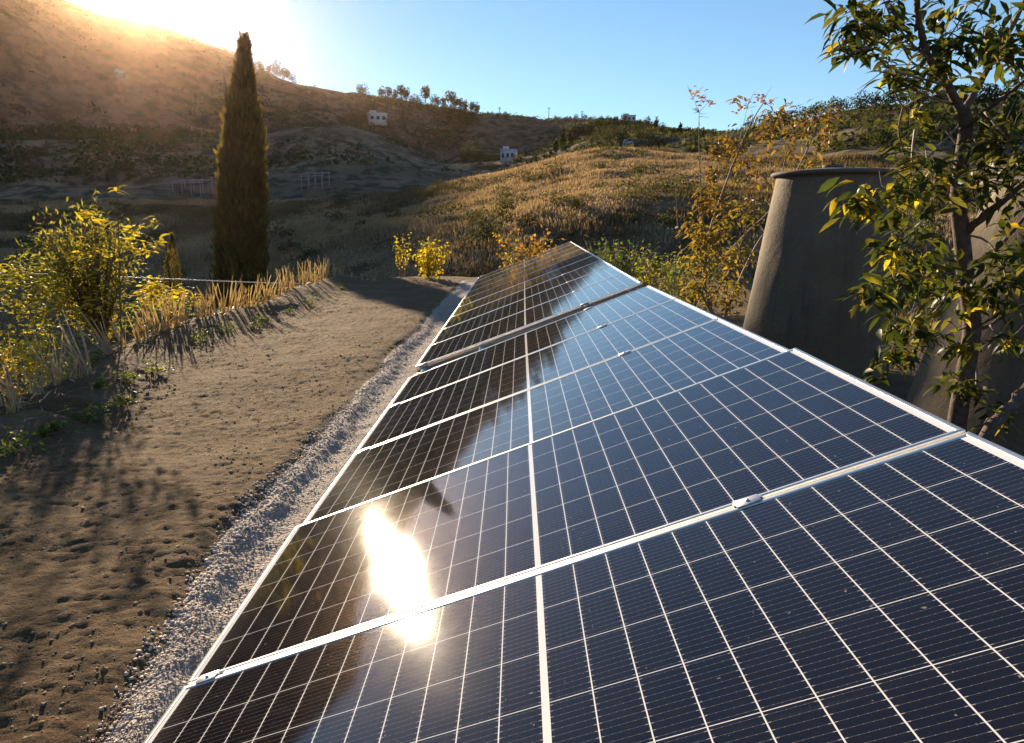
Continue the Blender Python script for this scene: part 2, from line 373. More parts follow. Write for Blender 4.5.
# ------------------------------------------------------------ near ground pad
berm = np.array([gz(*p) for p in [(-60, 420), (0, 428), (23, 409), (58, 391), (90, 379), (112, 356), (139, 346), (172, 334), (223, 318), (265, 310), (292, 297), (312, 290), (330, 284), (350, 280)]])
by = np.concatenate([[-12, 2], berm[:, 1]]); bx = np.concatenate([[-6.0, -5.2], berm[:, 0]])
o_ = np.argsort(by); by = by[o_]; bx = bx[o_]
xs = np.concatenate([np.linspace(-16, -6.6, 30)[:-1], np.linspace(-6.6, -0.7, 200)[:-1], np.linspace(-.7, 12, 70)])
ys = np.concatenate([np.linspace(-12, .9, 25)[:-1], .9*np.power(27/.9, np.linspace(0, 1, 560))])
X, Y = np.meshgrid(xs, ys)
def pad_z(X, Y, fine=True):
    z = .08*fbm(X, Y, 1.8, 3, 5)
    if fine: z = z + .018*fbm(X, Y, .4, 5, 8, .65) + .02*np.abs(fbm(X, Y, .09, 3, 15, .6))
    z = z + np.clip((Y-6.5)*.0075, 0, .2)
    bxx = np.interp(Y, by, bx); e = X-bxx                       # distance inside the berm
    z = z + .16*np.exp(-((e-.35)/.45)**2) - np.clip(-e, 0, 20)*.75 - .04*np.clip(-e, 0, 1)
    end = 22.3+.25*np.clip(X+2.4, -4, 0)*2.2 + .3*fbm(X, Y, 2, 2, 4)
    z = z - np.clip(Y-end, 0, 9)*.5
    z = z - np.clip(X-5.5, 0, 9)*.35
    # the gravel trench is slightly lower than the dug soil and flatter
    ed = -1.60+.10*fbm(X, Y, .8, 3, 21)+np.clip(.28*(1-(Y-1.8)/2.0), 0, .28)
    g = 1/(1+np.exp(-(X-ed)/.03)); g2 = 1/(1+np.exp((X-3.4)/.2))
    flat = -.06 + .012*fbm(X, Y, .1, 2, 2) + np.clip((Y-6.5)*.0075, 0, .2)
    gg = g*g2*(Y < 21)
    z = z*(1-gg)+(flat+.045*np.exp(-((X-ed-.1)/.10)**2))*gg
    return z, (gg > .5) & (X < 1.6)
Z, G = pad_z(X, Y)
V = np.stack([X, Y, Z], -1).reshape(-1, 3); nr2, nc2 = Z.shape
ii, jj = np.meshgrid(np.arange(nr2-1), np.arange(nc2-1), indexing='ij'); a = (ii*nc2+jj).ravel()
Fq = np.stack([a, a+1, a+nc2+1, a+nc2], 1).astype(np.int32)
tag(mesh_np('ground', V, Fq, None, smooth=True, matidx=G[:-1, :-1].ravel().astype(int), mats=[M_dirt, M_gravel]), kind='structure')
def gzp(x, y): return float(pad_z(np.array([float(x)]), np.array([float(y)]))[0][0])

def stones(name, P, S, mat, label, cat):
    base = np.array([[1, 0, 0], [-1, 0, 0], [0, 1, 0], [0, -1, 0], [0, 0, 1], [0, 0, -1], [.6, .6, .6], [-.6, .6, .6], [.6, -.6, .6], [-.6, -.6, .6]], float)
    tri = np.array([[6, 4, 0], [6, 2, 4], [0, 2, 6], [7, 4, 2], [7, 1, 4], [2, 1, 7], [8, 0, 4], [8, 4, 3], [8, 3, 0], [9, 4, 1], [9, 3, 4], [9, 1, 3], [0, 5, 2], [2, 5, 1], [1, 5, 3], [3, 5, 0]])
    n = len(P); q = rng.randn(n, 3, 3); q = np.linalg.qr(q)[0]
    sc3 = S[:, None]*rng.uniform(.6, 1.2, (n, 3))
    V = (base[None]*(1+.2*rng.randn(n, 10, 1))*sc3[:, None, :])@q; V[..., 2] *= .6; V = V + P[:, None, :]
    Fc = (np.arange(n)[:, None, None]*10+tri[None]).reshape(-1, 3).astype(np.int32)
    o = mesh_np(name, V.reshape(-1, 3), Fc, mat); tag(o, label, cat, kind='stuff'); return o
def scatter(n, x0, x1, ymax, pw=1.8):
    y = .9+(ymax-.9)*rng.rand(n)**pw; x = rng.uniform(x0, x1, n); return x, y
x, y = scatter(60000, -5.2, -1.5, 22); ed = -1.6; keep = fbm(x, y, .7, 2, 31) > -.12; x = x[keep]; y = y[keep]; z, g = pad_z(x, y); x = x[~g]; y = y[~g]; z = z[~g]
S = .002+.016*rng.rand(len(x))**14+.005*rng.rand(len(x))**2
stones('soil_clods', np.stack([x, y, z-S*.25], 1), S, M_clod, 'crumbled brown soil clods strewn over the bare dirt', 'soil')
n = 26000; y = 1.0+(19)*rng.rand(n)**2.2; x = -1.62+np.abs(rng.randn(n))*.16*np.where(rng.rand(n) < .6, 1, 3)+np.clip(.28*(1-(y-1.8)/2), 0, .28)+rng.uniform(-.05, .05, n)
k = x < -.55; x = x[k]; y = y[k]; z, g = pad_z(x, y)
edge = np.exp(-((x+1.5)/.2)**2)
S = .0025+(.0025+.010*edge)*rng.rand(len(x))**3
stones('gravel_stones', np.stack([x, y, z+.002], 1), S, M_stone, 'pale crushed gravel in the strip along the panels', 'gravel')

# ------------------------------------------------------------ solar panels
UL = 2.094; VW = 1.045; PITCH = 1.06; TH = .035
def mat_cells():
    m, nt, out = newmat('photovoltaic_laminate'); tc = nd(nt, 'ShaderNodeTexCoord')
    sp = nd(nt, 'ShaderNodeSeparateXYZ'); nt.links.new(tc.outputs['Object'], sp.inputs[0]); u, v = sp.outputs[0], sp.outputs[1]
    mu = .028; cg = .013; mv = .0165
    pu = (UL-2*mu-cg)/24; pv = (VW-2*mv)/6
    # mirrored distance from the central bar
    uc = math_(nt, 'SUBTRACT', math_(nt, 'ABSOLUTE', math_(nt, 'SUBTRACT', u, UL/2)), cg/2)
    inbar = math_(nt, 'LESS_THAN', uc, 0.0)
    fu = math_(nt, 'FRACT', math_(nt, 'DIVIDE', uc, pu)); fv = math_(nt, 'FRACT', math_(nt, 'DIVIDE', math_(nt, 'SUBTRACT', v, mv), pv))
    du = math_(nt, 'MULTIPLY', math_(nt, 'MINIMUM', fu, math_(nt, 'SUBTRACT', 1.0, fu)), pu)
    dv = math_(nt, 'MULTIPLY', math_(nt, 'MINIMUM', fv, math_(nt, 'SUBTRACT', 1.0, fv)), pv)
    line = math_(nt, 'MAXIMUM', math_(nt, 'LESS_THAN', du, .00125), math_(nt, 'LESS_THAN', dv, .0009))
    edge = math_(nt, 'MAXIMUM', math_(nt, 'GREATER_THAN', uc, pu*12), math_(nt, 'MAXIMUM', math_(nt, 'LESS_THAN', v, mv), math_(nt, 'GREATER_THAN', v, VW-mv)))
    back = math_(nt, 'MAXIMUM', math_(nt, 'MAXIMUM', line, edge), inbar)
    # ribbons: ten fine conductors per cell running up the slope, wider where they cross the cell gap
    fb = math_(nt, 'FRACT', math_(nt, 'MULTIPLY', fv, 10.0))
    db = math_(nt, 'MULTIPLY', math_(nt, 'ABSOLUTE', math_(nt, 'SUBTRACT', fb, .5)), pv/10)
    rib = math_(nt, 'LESS_THAN', db, .00030)
    pad = math_(nt, 'MULTIPLY', math_(nt, 'LESS_THAN', db, .00075), math_(nt, 'LESS_THAN', du, .0065))
    # small solder points along each ribbon
    fp = math_(nt, 'FRACT', math_(nt, 'MULTIPLY', fu, 6.0))
    sol = math_(nt, 'MULTIPLY', math_(nt, 'LESS_THAN', db, .0006), math_(nt, 'LESS_THAN', math_(nt, 'ABSOLUTE', math_(nt, 'SUBTRACT', fp, .5)), .06))
    metal = math_(nt, 'MAXIMUM', math_(nt, 'MAXIMUM', math_(nt, 'MULTIPLY', rib, .38), pad), math_(nt, 'MULTIPLY', sol, .6))
    info = nd(nt, 'ShaderNodeObjectInfo')
    cell = mixc(nt, info.outputs['Random'], (.0055, .0045, .0065), (.0075, .0062, .009))
    fing = math_(nt, 'FRACT', math_(nt, 'MULTIPLY', u, 650.0))
    col = mixc(nt, metal, cell, (.32, .29, .27))
    col = mixc(nt, back, col, (.72, .71, .69))
    d1 = noise(nt, 2.2, 6, .65, tc.outputs['Object'], .8); d2 = noise(nt, 190, 3, .6, tc.outputs['Object'])
    dust = math_(nt, 'MULTIPLY', ramp(nt, d1, [(.35, 0.0), (.75, 1.0)]), ramp(nt, d2, [(.35, .25), (.75, 1.0)]))
    lowd = math_(nt, 'MULTIPLY', ramp(nt, math_(nt, 'ADD', u, math_(nt, 'MULTIPLY', d1, .10)), [(.055, 1.0), (.16, 0.0)]), .06)
    strk = nd(nt, 'ShaderNodeMapping'); strk.inputs['Scale'].default_value = (1.2, 26, 1); nt.links.new(tc.outputs['Object'], strk.inputs['Vector'])
    st_ = ramp(nt, noise(nt, 1.0, 4, .6, strk.outputs[0]), [(.55, 0.0), (.8, .03)])
    col = mixc(nt, math_(nt, 'ADD', math_(nt, 'ADD', math_(nt, 'MULTIPLY', dust, .016), lowd), st_), col, (.45, .38, .30))
    sp2 = ramp(nt, noise(nt, 75, 2, .5, tc.outputs['Object']), [(.735, 0.0), (.76, 1.0)])
    col = mixc(nt, math_(nt, 'MULTIPLY', sp2, .35), col, (.5, .46, .40))
    p = pbsdf(nt, out, col, .9, 0, None, .0)
    p.inputs['Coat Weight'].default_value = 1.0; p.inputs['Coat IOR'].default_value = 1.45
    cr = ramp(nt, d1, [(.2, .038), (.8, .070)]); nt.links.new(cr, p.inputs['Coat Roughness'])
    cb = bump(nt, noise(nt, 420, 2, .5, tc.outputs['Object']), .05, .0002); nt.links.new(cb, p.inputs['Coat Normal'])
    return m
M_cells = mat_cells()
M_back = simple('backsheet', (.70, .70, .68), (.78, .78, .76), 5, .6)
M_black = simple('black_plastic', (.02, .02, .02), (.035, .035, .035), 20, .5)
def frame_profile_bar(mb, p0, p1, inward, w=.0135):
    """hollow-look frame bar: tall outer wall, top lip, inner groove line and lower flange"""
    p0 = np.array(p0, float); p1 = np.array(p1, float); inn = np.array(inward, float); up = np.array([0, 0, 1.0])
    prof = [(0, -TH), (0, -.0008), (.0008, 0), (w-.0008, 0), (w, -.0008), (w, -.0035), (w-.002, -.006), (.003, -.006), (.003, -TH+.002), (.024, -TH+.002), (.024, -TH)]
    n = len(prof); V = []
    for p, s in ((p0, 1), (p1, -1)):
        t = unit(p1-p0)
        for a_, b_ in prof: V.append(p+inn*a_+up*b_+t*s*a_)
    Fc = [[i, (i+1) % n, n+(i+1) % n, n+i] for i in range(n)]
    mb.add(V, Fc)
pan_id = [0]
def make_panel():
    root = thing('solar_panel', 'x', 'solar panel')
    fr_ = MB()
    frame_profile_bar(fr_, (0, 0, 0), (UL, 0, 0), (0, 1, 0)); frame_profile_bar(fr_, (UL, VW, 0), (0, VW, 0), (0, -1, 0))
    frame_profile_bar(fr_, (UL, 0, 0), (UL, VW, 0), (-1, 0, 0)); frame_profile_bar(fr_, (0, VW, 0), (0, 0, 0), (1, 0, 0))
    fr_.build('frame', M_alu, root)
    lam = mesh_np('laminate', [[.006, .006, -.0022], [UL-.006, .006, -.0022], [UL-.006, VW-.006, -.0022], [.006, VW-.006, -.0022]], [[0, 1, 2, 3]], M_cells, root)
    MB().box((UL/2, VW/2, -.0055), (UL-.012, VW-.012, .003)).build('backsheet', M_back, root)
    jb = MB()
    jb.box((UL/2, VW*.5, -.016), (.06, .10, .016), bev=.003)
    jb.build('junction_box', M_black, root)
    return root
proto = make_panel()
def place_panel(o, org, uvec, vvec):
    u = Vector(uvec).normalized(); v = Vector(vvec); v = (v-u*v.dot(u)).normalized(); n = u.cross(v)
    m = Matrix.Identity(4)
    for i in range(3): m[i][0] = u[i]; m[i][1] = v[i]; m[i][2] = n[i]; m[i][3] = org[i]
    o.matrix_world = m; o.location = m.to_translation(); o.rotation_euler = m.to_euler()
tilt = R_(22.04)
U1 = np.array([math.cos(tilt), 0, math.sin(tilt)]); V1 = np.array([0, 1.0, 0])
O1 = np.array([-.90584, 1.6873, -1.2402+1.6])
U2 = unit(np.array([.93117892, -.00970274, .36443337])); V2 = unit(np.array([.00422075, .99986569, .015836])); V2 = unit(V2-U2*(U2@V2))
O2 = np.array([-.90950688, 6.32938294, -1.22368074+1.6])
near_lab = ['nearest dark solar panel, its lower part cut off by the bottom of the photo',
            'second nearest dark solar panel, with the sun glaring on its left half',
            'third nearest dark solar panel, beyond the one with the glare',
            'fourth nearest solar panel, reflecting pale blue sky on its right half',
            'fifth nearest solar panel, the last one before the open gap between the two rows']
far_lab = ['first solar panel beyond the open gap, nearest of the farther row', 'second solar panel beyond the open gap in the farther row',
           'third solar panel beyond the open gap in the farther row', 'fourth solar panel beyond the open gap in the farther row',
           'fifth solar panel beyond the open gap, middle one of the farther row', 'sixth solar panel beyond the open gap in the farther row',
           'third solar panel from the far end of the array', 'second solar panel from the far end of the array',
           'farthest solar panel at the far end of the array']
for i in range(5):
    o = proto if i == 0 else copy_tree(proto)
    org = O1+V1*((i-1)*PITCH+.0075)
    dv = V1.copy()
    if i == 1: dv = unit(V1+np.array([0, 0, .022]))
    place_panel(o, org, U1, dv); o['label'] = near_lab[i]; o['group'] = 'solar panels of the tilted array'
for i in range(9):
    o = copy_tree(proto); org = O2+V2*(i*PITCH+.0075)
    place_panel(o, org, U2, unit(V2+rng.randn(3)*.0012)); o['label'] = far_lab[i]; o['group'] = 'solar panels of the tilted array'
def bar(mb, p, q, w, h, bev=.002):
    p = np.array(p); q = np.array(q); t = unit(q-p); a_ = np.array([0, 0, 1.0]) if abs(t[2]) < .95 else np.array([0, 1.0, 0])
    s = unit(np.cross(a_, t)); n = np.cross(t, s); mb.box((p+q)/2, (np.linalg.norm(q-p), w, h), np.stack([t, s, n], 1), bev)
def rack(label, O, U, Vv, n0, n1, posts, seams, full):
    r = thing('mounting_rack', label, 'mounting rack', (O[0]+1, O[1], 0), 0, 'steel racks under the solar panels')
    inv = -np.array(r.location); N = np.cross(U, Vv); N = unit(N)
    def P(u, v, h=0): return O+U*u+Vv*v+N*h+inv
    for u in (.075, .62, 1.585, 1.98):
        m_ = MB(); bar(m_, P(u, n0, -TH-.021), P(u, n1, -TH-.021), .04, .04); m_.build('rail', M_steel, r)
    for v in posts:
        m_ = MB(); bar(m_, P(.02, v, -TH-.068), P(UL-.02, v, -TH-.068), .05, .05); m_.build('rafter', M_steel, r)
        for u in (.22, 1.85):
            top = P(u, v, -TH-.09); m_ = MB(); bar(m_, [top[0], top[1]+.028, top[2]+.03], [top[0], top[1]+.028, -.4], .06, .06); m_.build('post', M_steel, r)
        t0 = P(1.1, v, -TH-.09); t1 = P(1.85, v, -TH-.09); m_ = MB(); bar(m_, [t0[0], t0[1]+.07, t0[2]+.03], [t1[0], t1[1]+.07, .12], .035, .035); m_.build('brace', M_steel, r)
    for v in seams:
        for u in (.075, 1.585):
            m_ = MB(); rot = np.stack([U, Vv, N], 1)
            m_.box(P(u, v, .0022), (.06, .040, .003), rot, .001); m_.box(P(u, v, -.02), (.07, .016, .044), rot)
            cm = P(u, v, .0045); m_.tube([cm-N*.002, cm+N*.0025], .0052, 8)
            m_.build('clamp', M_steel, r)
    return r
rack('galvanised rack under the five nearest solar panels', O1, U1, V1, -PITCH-.05, 4*PITCH+.04, [-.6, 1.5, 3.6], [0, PITCH, 2*PITCH, 3*PITCH, 4*PITCH-.002], 0)
rack('galvanised rack under the nine farther solar panels', O2, U2, V2, -.36, 9*PITCH+.05, [.5, 2.6, 4.8, 6.9, 9.0], [i*PITCH for i in range(10)], 0)

gp = MB(); Nf = unit(np.cross(U2, V2)); Og = [o for o in bpy.data.objects if o.name.startswith('mounting_rack')][-1]
gp.box(O2+U2*(UL/2)+V2*(-.195)-Nf*.052-np.array(Og.location), (UL-.01, .33, .004), np.stack([U2, V2, Nf], 1), .001)
for q_ in (-.355, -.035): gp.box(O2+U2*(UL/2)+V2*q_-Nf*.042-np.array(Og.location), (UL-.01, .004, .022), np.stack([U2, V2, Nf], 1))
gp.build('gap_fill_plate', simple('dull_sheet_metal', (.30, .27, .24), (.40, .37, .33), 9, .55, .3), Og)  # sheet added across the open gap so it reads as a lighter band

# ------------------------------------------------------------ water tanks
def mat_tank():
    m, nt, out = newmat('rough_cement'); v = coords(nt)
    a = noise(nt, 1.6, 6, .6, v); b = noise(nt, 38, 5, .7, v); c = noise(nt, 8, 4, .6, v)
    col = ramp(nt, a, [(.3, (.14, .108, .07)), (.7, (.205, .16, .102))]); col = mixc(nt, .4, col, ramp(nt, b, [(.3, .6), (.7, 1.3)]), 'MULTIPLY')
    mp = nd(nt, 'ShaderNodeMapping'); mp.inputs['Scale'].default_value = (7, 7, .7); nt.links.new(v, mp.inputs['Vector'])
    col = mixc(nt, ramp(nt, noise(nt, 1.0, 5, .6, mp.outputs[0]), [(.5, 0.0), (.68, .55)]), col, (.07, .06, .048))
    col = mixc(nt, ramp(nt, noise(nt, 2.4, 5, .6, v, .5), [(.58, 0.0), (.66, .3)]), col, (.20, .175, .14))
    pbsdf(nt, out, col, .8, 0, bump(nt, b, .5, .012, bump(nt, c, .25, .04)), .25); return m
M_tank = mat_tank(); M_tankrim = simple('tank_rim', (.10, .085, .065), (.17, .14, .11), 12, .8, bs=.4)
def lathe(mb, prof, n=72, wob=0.0, seed=0):
    V = []; Fc = []
    for i, (r, z) in enumerate(prof):
        for k in range(n):
            an = 2*math.pi*k/n; rr = r*(1+wob*float(vn(np.array([3*math.cos(an)+9+seed]), np.array([3*math.sin(an)+z*2.0]), seed)[0])) if r > .05 else r
            V.append([rr*math.cos(an), rr*math.sin(an), z])
    for i in range(len(prof)-1):
        for k in range(n): Fc.append([i*n+k, i*n+(k+1) % n, (i+1)*n+(k+1) % n, (i+1)*n+k])
    Fc.append([(len(prof)-1)*n+k for k in range(n)]); return mb.add(V, Fc)
def tank(label, loc, rt, rb, h, seed):
    t = thing('water_tank', label, 'water tank', loc, seed*.7, 'tapered cement water tanks behind the array')
    m_ = MB(); prof = [(rb*1.0, -.5), (rb, 0)]+[(rb+(rt-rb)*s, h*s) for s in np.linspace(.04, 1, 26)]; prof += [(rt*.5, h+.003)]
    lathe(m_, prof, 80, .018, seed); m_.build('tank_body', M_tank, t, True)
    m_ = MB(); lathe(m_, [(rt-.01, h-.035), (rt+.05, h-.02), (rt+.065, h), (rt+.05, h+.018), (rt-.02, h+.024), (rt*.6, h+.045), (.02, h+.05)], 64, .02, seed+3); m_.build('lid', M_tankrim, t, True)
    m_ = MB(); m_.tube([[-.2, -.1, h+.04], [-.2, -.1, h+.075]], .10, 20); m_.build('filler_cap', M_tankrim, t)
    return t
T1 = at(817, 300, 8.3); tank('tall tapered cement tank with a flat rim, its sunlit side next to the array', (T1[0], T1[1], -.2), .545, .80, 2.33, 1)
T2 = at(1072, 300, 5.5); tank('tapered cement tank behind the glossy-leaved tree at the right edge', (T2[0], T2[1], -.25), .60, .98, 2.15, 2)

# ------------------------------------------------------------ trees and plants
def spline(pts, n=6):
    pts = np.array(pts, float); m = len(pts)
    if m < 3: return pts
    P = np.vstack([2*pts[0]-pts[1], pts, 2*pts[-1]-pts[-2]]); out = []
    for i in range(m-1):
        for s in np.linspace(0, 1, n, endpoint=False):
            p0, p1, p2, p3 = P[i:i+4]
            out.append(.5*((2*p1)+(-p0+p2)*s+(2*p0-5*p1+4*p2-p3)*s*s+(-p0+3*p1-3*p2+p3)*s**3))
    out.append(pts[-1]); return np.array(out)
def pxline(pl, Y0, Y1=None):
    Y1 = Y0 if Y1 is None else Y1; k = len(pl); return [at(p[0], p[1], Y0+(Y1-Y0)*i/max(k-1, 1)) for i, p in enumerate(pl)]
def wood(mb, pl, Y0, Y1, r0, r1, org, n=7):
    p = spline(pxline(pl, Y0, Y1))-org
    if len(p) > 2: p[1:-1] += rng.randn(len(p)-2, 3)*r0*.12
    mb.tube(p, np.linspace(r0, r1, len(p)), n); return p

# glossy tree at the right
YT = 4.9
b0 = at(957, 430, YT); base = np.array([b0[0], b0[1], -.05])
tr = thing('broadleaf_tree', 'leafy tree with long glossy leaves and a dark forked trunk at the right edge', 'tree', base)
mb = MB()
pl = spline([base+np.array([.0, .05, -.2]), at(953, 460, YT)]+pxline([(958, 415), (966, 370), (972, 325), (966, 280), (962, 240), (958, 200), (962, 160), (966, 125), (962, 108)], YT))-base
mb.tube(pl, np.linspace(.062, .036, len(pl)), 10)
wood(mb, [(962, 112), (945, 82), (926, 52), (920, 25), (915, -10), (905, -50)], YT, YT-.2, .026, .012, base)
wood(mb, [(962, 115), (975, 92), (992, 62), (1010, 30), (1030, -10)], YT, YT+.5, .024, .012, base)
wood(mb, [(960, 130), (985, 112), (1010, 92), (1040, 70)], YT, YT-.4, .016, .008, base)
wood(mb, [(963, 235), (985, 215), (1010, 195), (1045, 165)], YT, YT-.3, .026, .016, base)
wood(mb, [(965, 265), (985, 258), (1005, 240), (1035, 205)], YT, YT+.3, .018, .01, base)
wood(mb, [(970, 330), (990, 325), (1012, 310), (1040, 300)], YT, YT+.2, .016, .008, base)
mb.build('trunk', M_bark, tr, True)
tw = []
twigs = [([(945, 85), (920, 78), (890, 68), (870, 48), (855, 22)], -.1, -.5), ([(945, 95), (915, 85), (893, 72), (880, 60)], .1, 0), ([(928, 58), (908, 40), (890, 15), (880, -10)], -.1, .1),
         ([(935, 70), (912, 62), (895, 30), (888, 8)], .1, .3), ([(955, 105), (925, 95), (905, 85), (893, 75), (873, 70)], 0, -.2), ([(870, 48), (845, 52), (838, 40)], -.5, -.6),
         ([(960, 125), (935, 150), (915, 175), (905, 210)], 0, -.5), ([(962, 160), (940, 165), (915, 190), (885, 195), (860, 205)], 0, -.7), ([(958, 200), (935, 215), (905, 230), (880, 260)], 0, -.5),
         ([(966, 280), (940, 290), (915, 310), (895, 345), (880, 370)], 0, -.3), ([(966, 270), (930, 262), (900, 270), (868, 290)], 0, -.6), ([(972, 325), (945, 335), (920, 345), (900, 360)], 0, -.2),
         ([(962, 150), (945, 130), (930, 118), (915, 122)], 0, .3), ([(985, 112), (1000, 130), (1012, 150)], -.2, -.4), ([(990, 70), (1000, 50), (1020, 45)], .2, .1), ([(1000, 55), (1015, 75), (1024, 90)], .4, .3),
         ([(963, 235), (985, 240), (1000, 262), (1010, 290)], 0, -.5), ([(1010, 195), (1015, 170), (1022, 150)], -.3, -.4), ([(925, 50), (905, 48), (885, 38), (850, 12)], -.1, .2), ([(915, 0), (930, -15), (945, 5)], -.2, -.3),
         ([(962, 110), (940, 60), (960, 20), (975, -10)], 0, .2), ([(915, 130), (912, 160), (918, 185)], -.3, -.5), ([(893, 72), (896, 95), (912, 118), (928, 138)], 0, .1), ([(903, 108), (899, 130), (903, 150), (908, 165)], 0, 0),
         ([(990, 325), (1003, 340), (1010, 352)], 0, -.2), ([(960, 420), (962, 385), (948, 375)], 0, -.2), ([(976, 360), (976, 385), (968, 405)], .1, -.1), ([(976, 385), (995, 410), (998, 425)], -.1, -.2),
         ([(975, 140), (990, 150), (1003, 175)], 0, .2), ([(985, 215), (975, 190), (985, 165)], -.1, -.2)]
mt = MB()
for pl_, a_, b_ in twigs:
    tw.append(wood(mt, pl_, YT+a_, YT+b_, .008, .0028, base, 5)+base)
for k in range(60):   # fine bare twigs
    s = tw[rng.randint(len(tw))]; p = s[rng.randint(len(s)//2, len(s))]; d = unit(rng.randn(3)+np.array([0, -.1, .2])); L_ = .12+.22*rng.rand()
    mt.tube(np.array([p, p+d*L_*.5+rng.randn(3)*.01, p+d*L_+rng.randn(3)*.03])-base, [.0032, .0024, .0014], 4)
mt.build('twigs', M_twig, tr)
cl_dark = []; cl_yel = []
def clump(px, py, Y, n, spread, yel=.06, dd=-.75, L_=.12, Wd=.040):
    c = at(px, py, Y)-base; n = int(n*1.1); P, D, LL, WW = whorl(c, n, L_, Wd, spread, dd)
    k = rng.rand(n) < yel*.5
    cl_dark.append((P[~k], D[~k], LL[~k], WW[~k])); cl_yel.append((P[k], D[k], LL[k], WW[k]))
for s in tw:
    for q in range(max(3, len(s)//3)):
        p = s[int(len(s)*(.45+.55*rng.rand()))-1]; n = rng.randint(5, 11); P, D, LL, WW = whorl(p-base, n, .10, .03, .06, -.4); cl_dark.append((P, D, LL, WW))
for (px, py, Y, n, sp, ye) in [(868, 12, 4.6, 26, .12, .06), (850, 10, 4.5, 22, .10, .05), (862, 32, 4.5, 20, .09, .05), (880, 5, 4.6, 20, .1, .05), (848, 24, 4.5, 16, .08, .1), (893, 75, 4.8, 8, .05, .3),
                               (944, 5, 4.9, 16, .12, .1), (940, 45, 4.8, 16, .12, .05), (960, 15, 4.9, 18, .12, .35), (985, 12, 4.9, 24, .14, .1), (1005, 20, 5.0, 28, .15, .1), (930, 55, 4.9, 14, .1, .0), (955, 48, 4.9, 18, .12, .1),
                               (975, 45, 4.8, 24, .13, .25), (990, 40, 5.1, 26, .14, .1), (1010, 50, 5.1, 26, .14, .1), (925, 70, 4.9, 12, .09, 0), (935, 62, 4.9, 12, .09, 0), (945, 72, 4.8, 12, .09, .1), (965, 78, 4.9, 14, .1, .5),
                               (1015, 110, 4.7, 18, .1, .2), (1000, 120, 4.7, 18, .12, .1), (985, 130, 4.8, 14, .1, .2), (918, 108, 4.9, 8, .04, .9), (985, 150, 4.8, 22, .14, .1), (1005, 150, 4.8, 26, .14, .1), (1020, 165, 4.7, 24, .14, .1),
                               (940, 165, 4.6, 16, .12, .1), (920, 180, 4.4, 18, .12, .2), (900, 190, 4.3, 18, .1, .4), (872, 205, 4.2, 20, .08, .6), (848, 205, 4.2, 20, .07, .5), (858, 190, 4.2, 12, .08, .2), (895, 215, 4.3, 14, .08, .3),
                               (930, 200, 4.6, 22, .12, .15), (945, 195, 4.7, 18, .1, .2), (985, 185, 4.8, 20, .13, .1), (1005, 200, 4.7, 16, .12, .2), (880, 245, 4.4, 14, .08, .3), (905, 240, 4.4, 18, .1, .3), (885, 258, 4.3, 16, .07, .9), (925, 235, 4.5, 18, .1, .1),
                               (868, 292, 4.3, 16, .06, .3), (872, 300, 4.3, 8, .04, .9), (895, 285, 4.5, 20, .12, .1), (915, 275, 4.5, 22, .12, .1), (935, 262, 4.6, 22, .12, .15), (950, 285, 4.7, 20, .1, .3), (895, 320, 4.5, 20, .1, .05), (915, 325, 4.6, 20, .1, .1),
                               (905, 350, 4.6, 22, .08, .1), (885, 360, 4.6, 16, .07, .1), (878, 375, 4.5, 12, .05, .1), (940, 310, 4.7, 16, .1, .1), (960, 300, 4.7, 14, .1, .3), (985, 290, 4.7, 22, .12, .2), (1008, 285, 4.7, 22, .12, .1), (1010, 310, 4.7, 12, .08, .2),
                               (990, 260, 4.7, 18, .12, .1), (1015, 255, 4.8, 18, .12, .1), (970, 345, 4.7, 16, .07, .3), (955, 350, 4.7, 10, .06, .2), (1005, 340, 4.9, 10, .07, .1), (948, 372, 4.7, 7, .03, .3), (942, 385, 4.7, 6, .03, .2), (1000, 415, 4.6, 5, .02, .3), (1008, 225, 4.8, 12, .1, .1), (930, 290, 4.6, 18, .1, .1)]:
    clump(px, py, Y, n, sp, ye)
leafobj('foliage', cl_dark, M_leafdark, tr, .3); leafobj('yellow_leaves', cl_yel, M_leafyel, tr, .3)
# thick lower branch of a second tree at the very right
b0 = at(1040, 470, 4.4); base2 = np.array([b0[0]+.35, b0[1], -.05]); st = thing('leaning_branch', 'thick bare pruned branch leaning up at the right edge beside the array', 'branch', base2)
mb = MB(); wood(mb, [(930, 520), (985, 437), (1003, 415), (1024, 392), (1060, 350)], 3.9, 4.3, .035, .03, base2, 9); mb.build('limb', M_bark, st, True)
mb = MB(); wood(mb, [(992, 427), (1000, 422), (1003, 413)], 4.0, 3.95, .005, .002, base2, 5); mb.build('shoot', M_twig, st)
leafobj('leaves', [whorl(at(999, 414, 3.95)-base2, 5, .05, .022, .015, .2)], M_leafgreen, st)

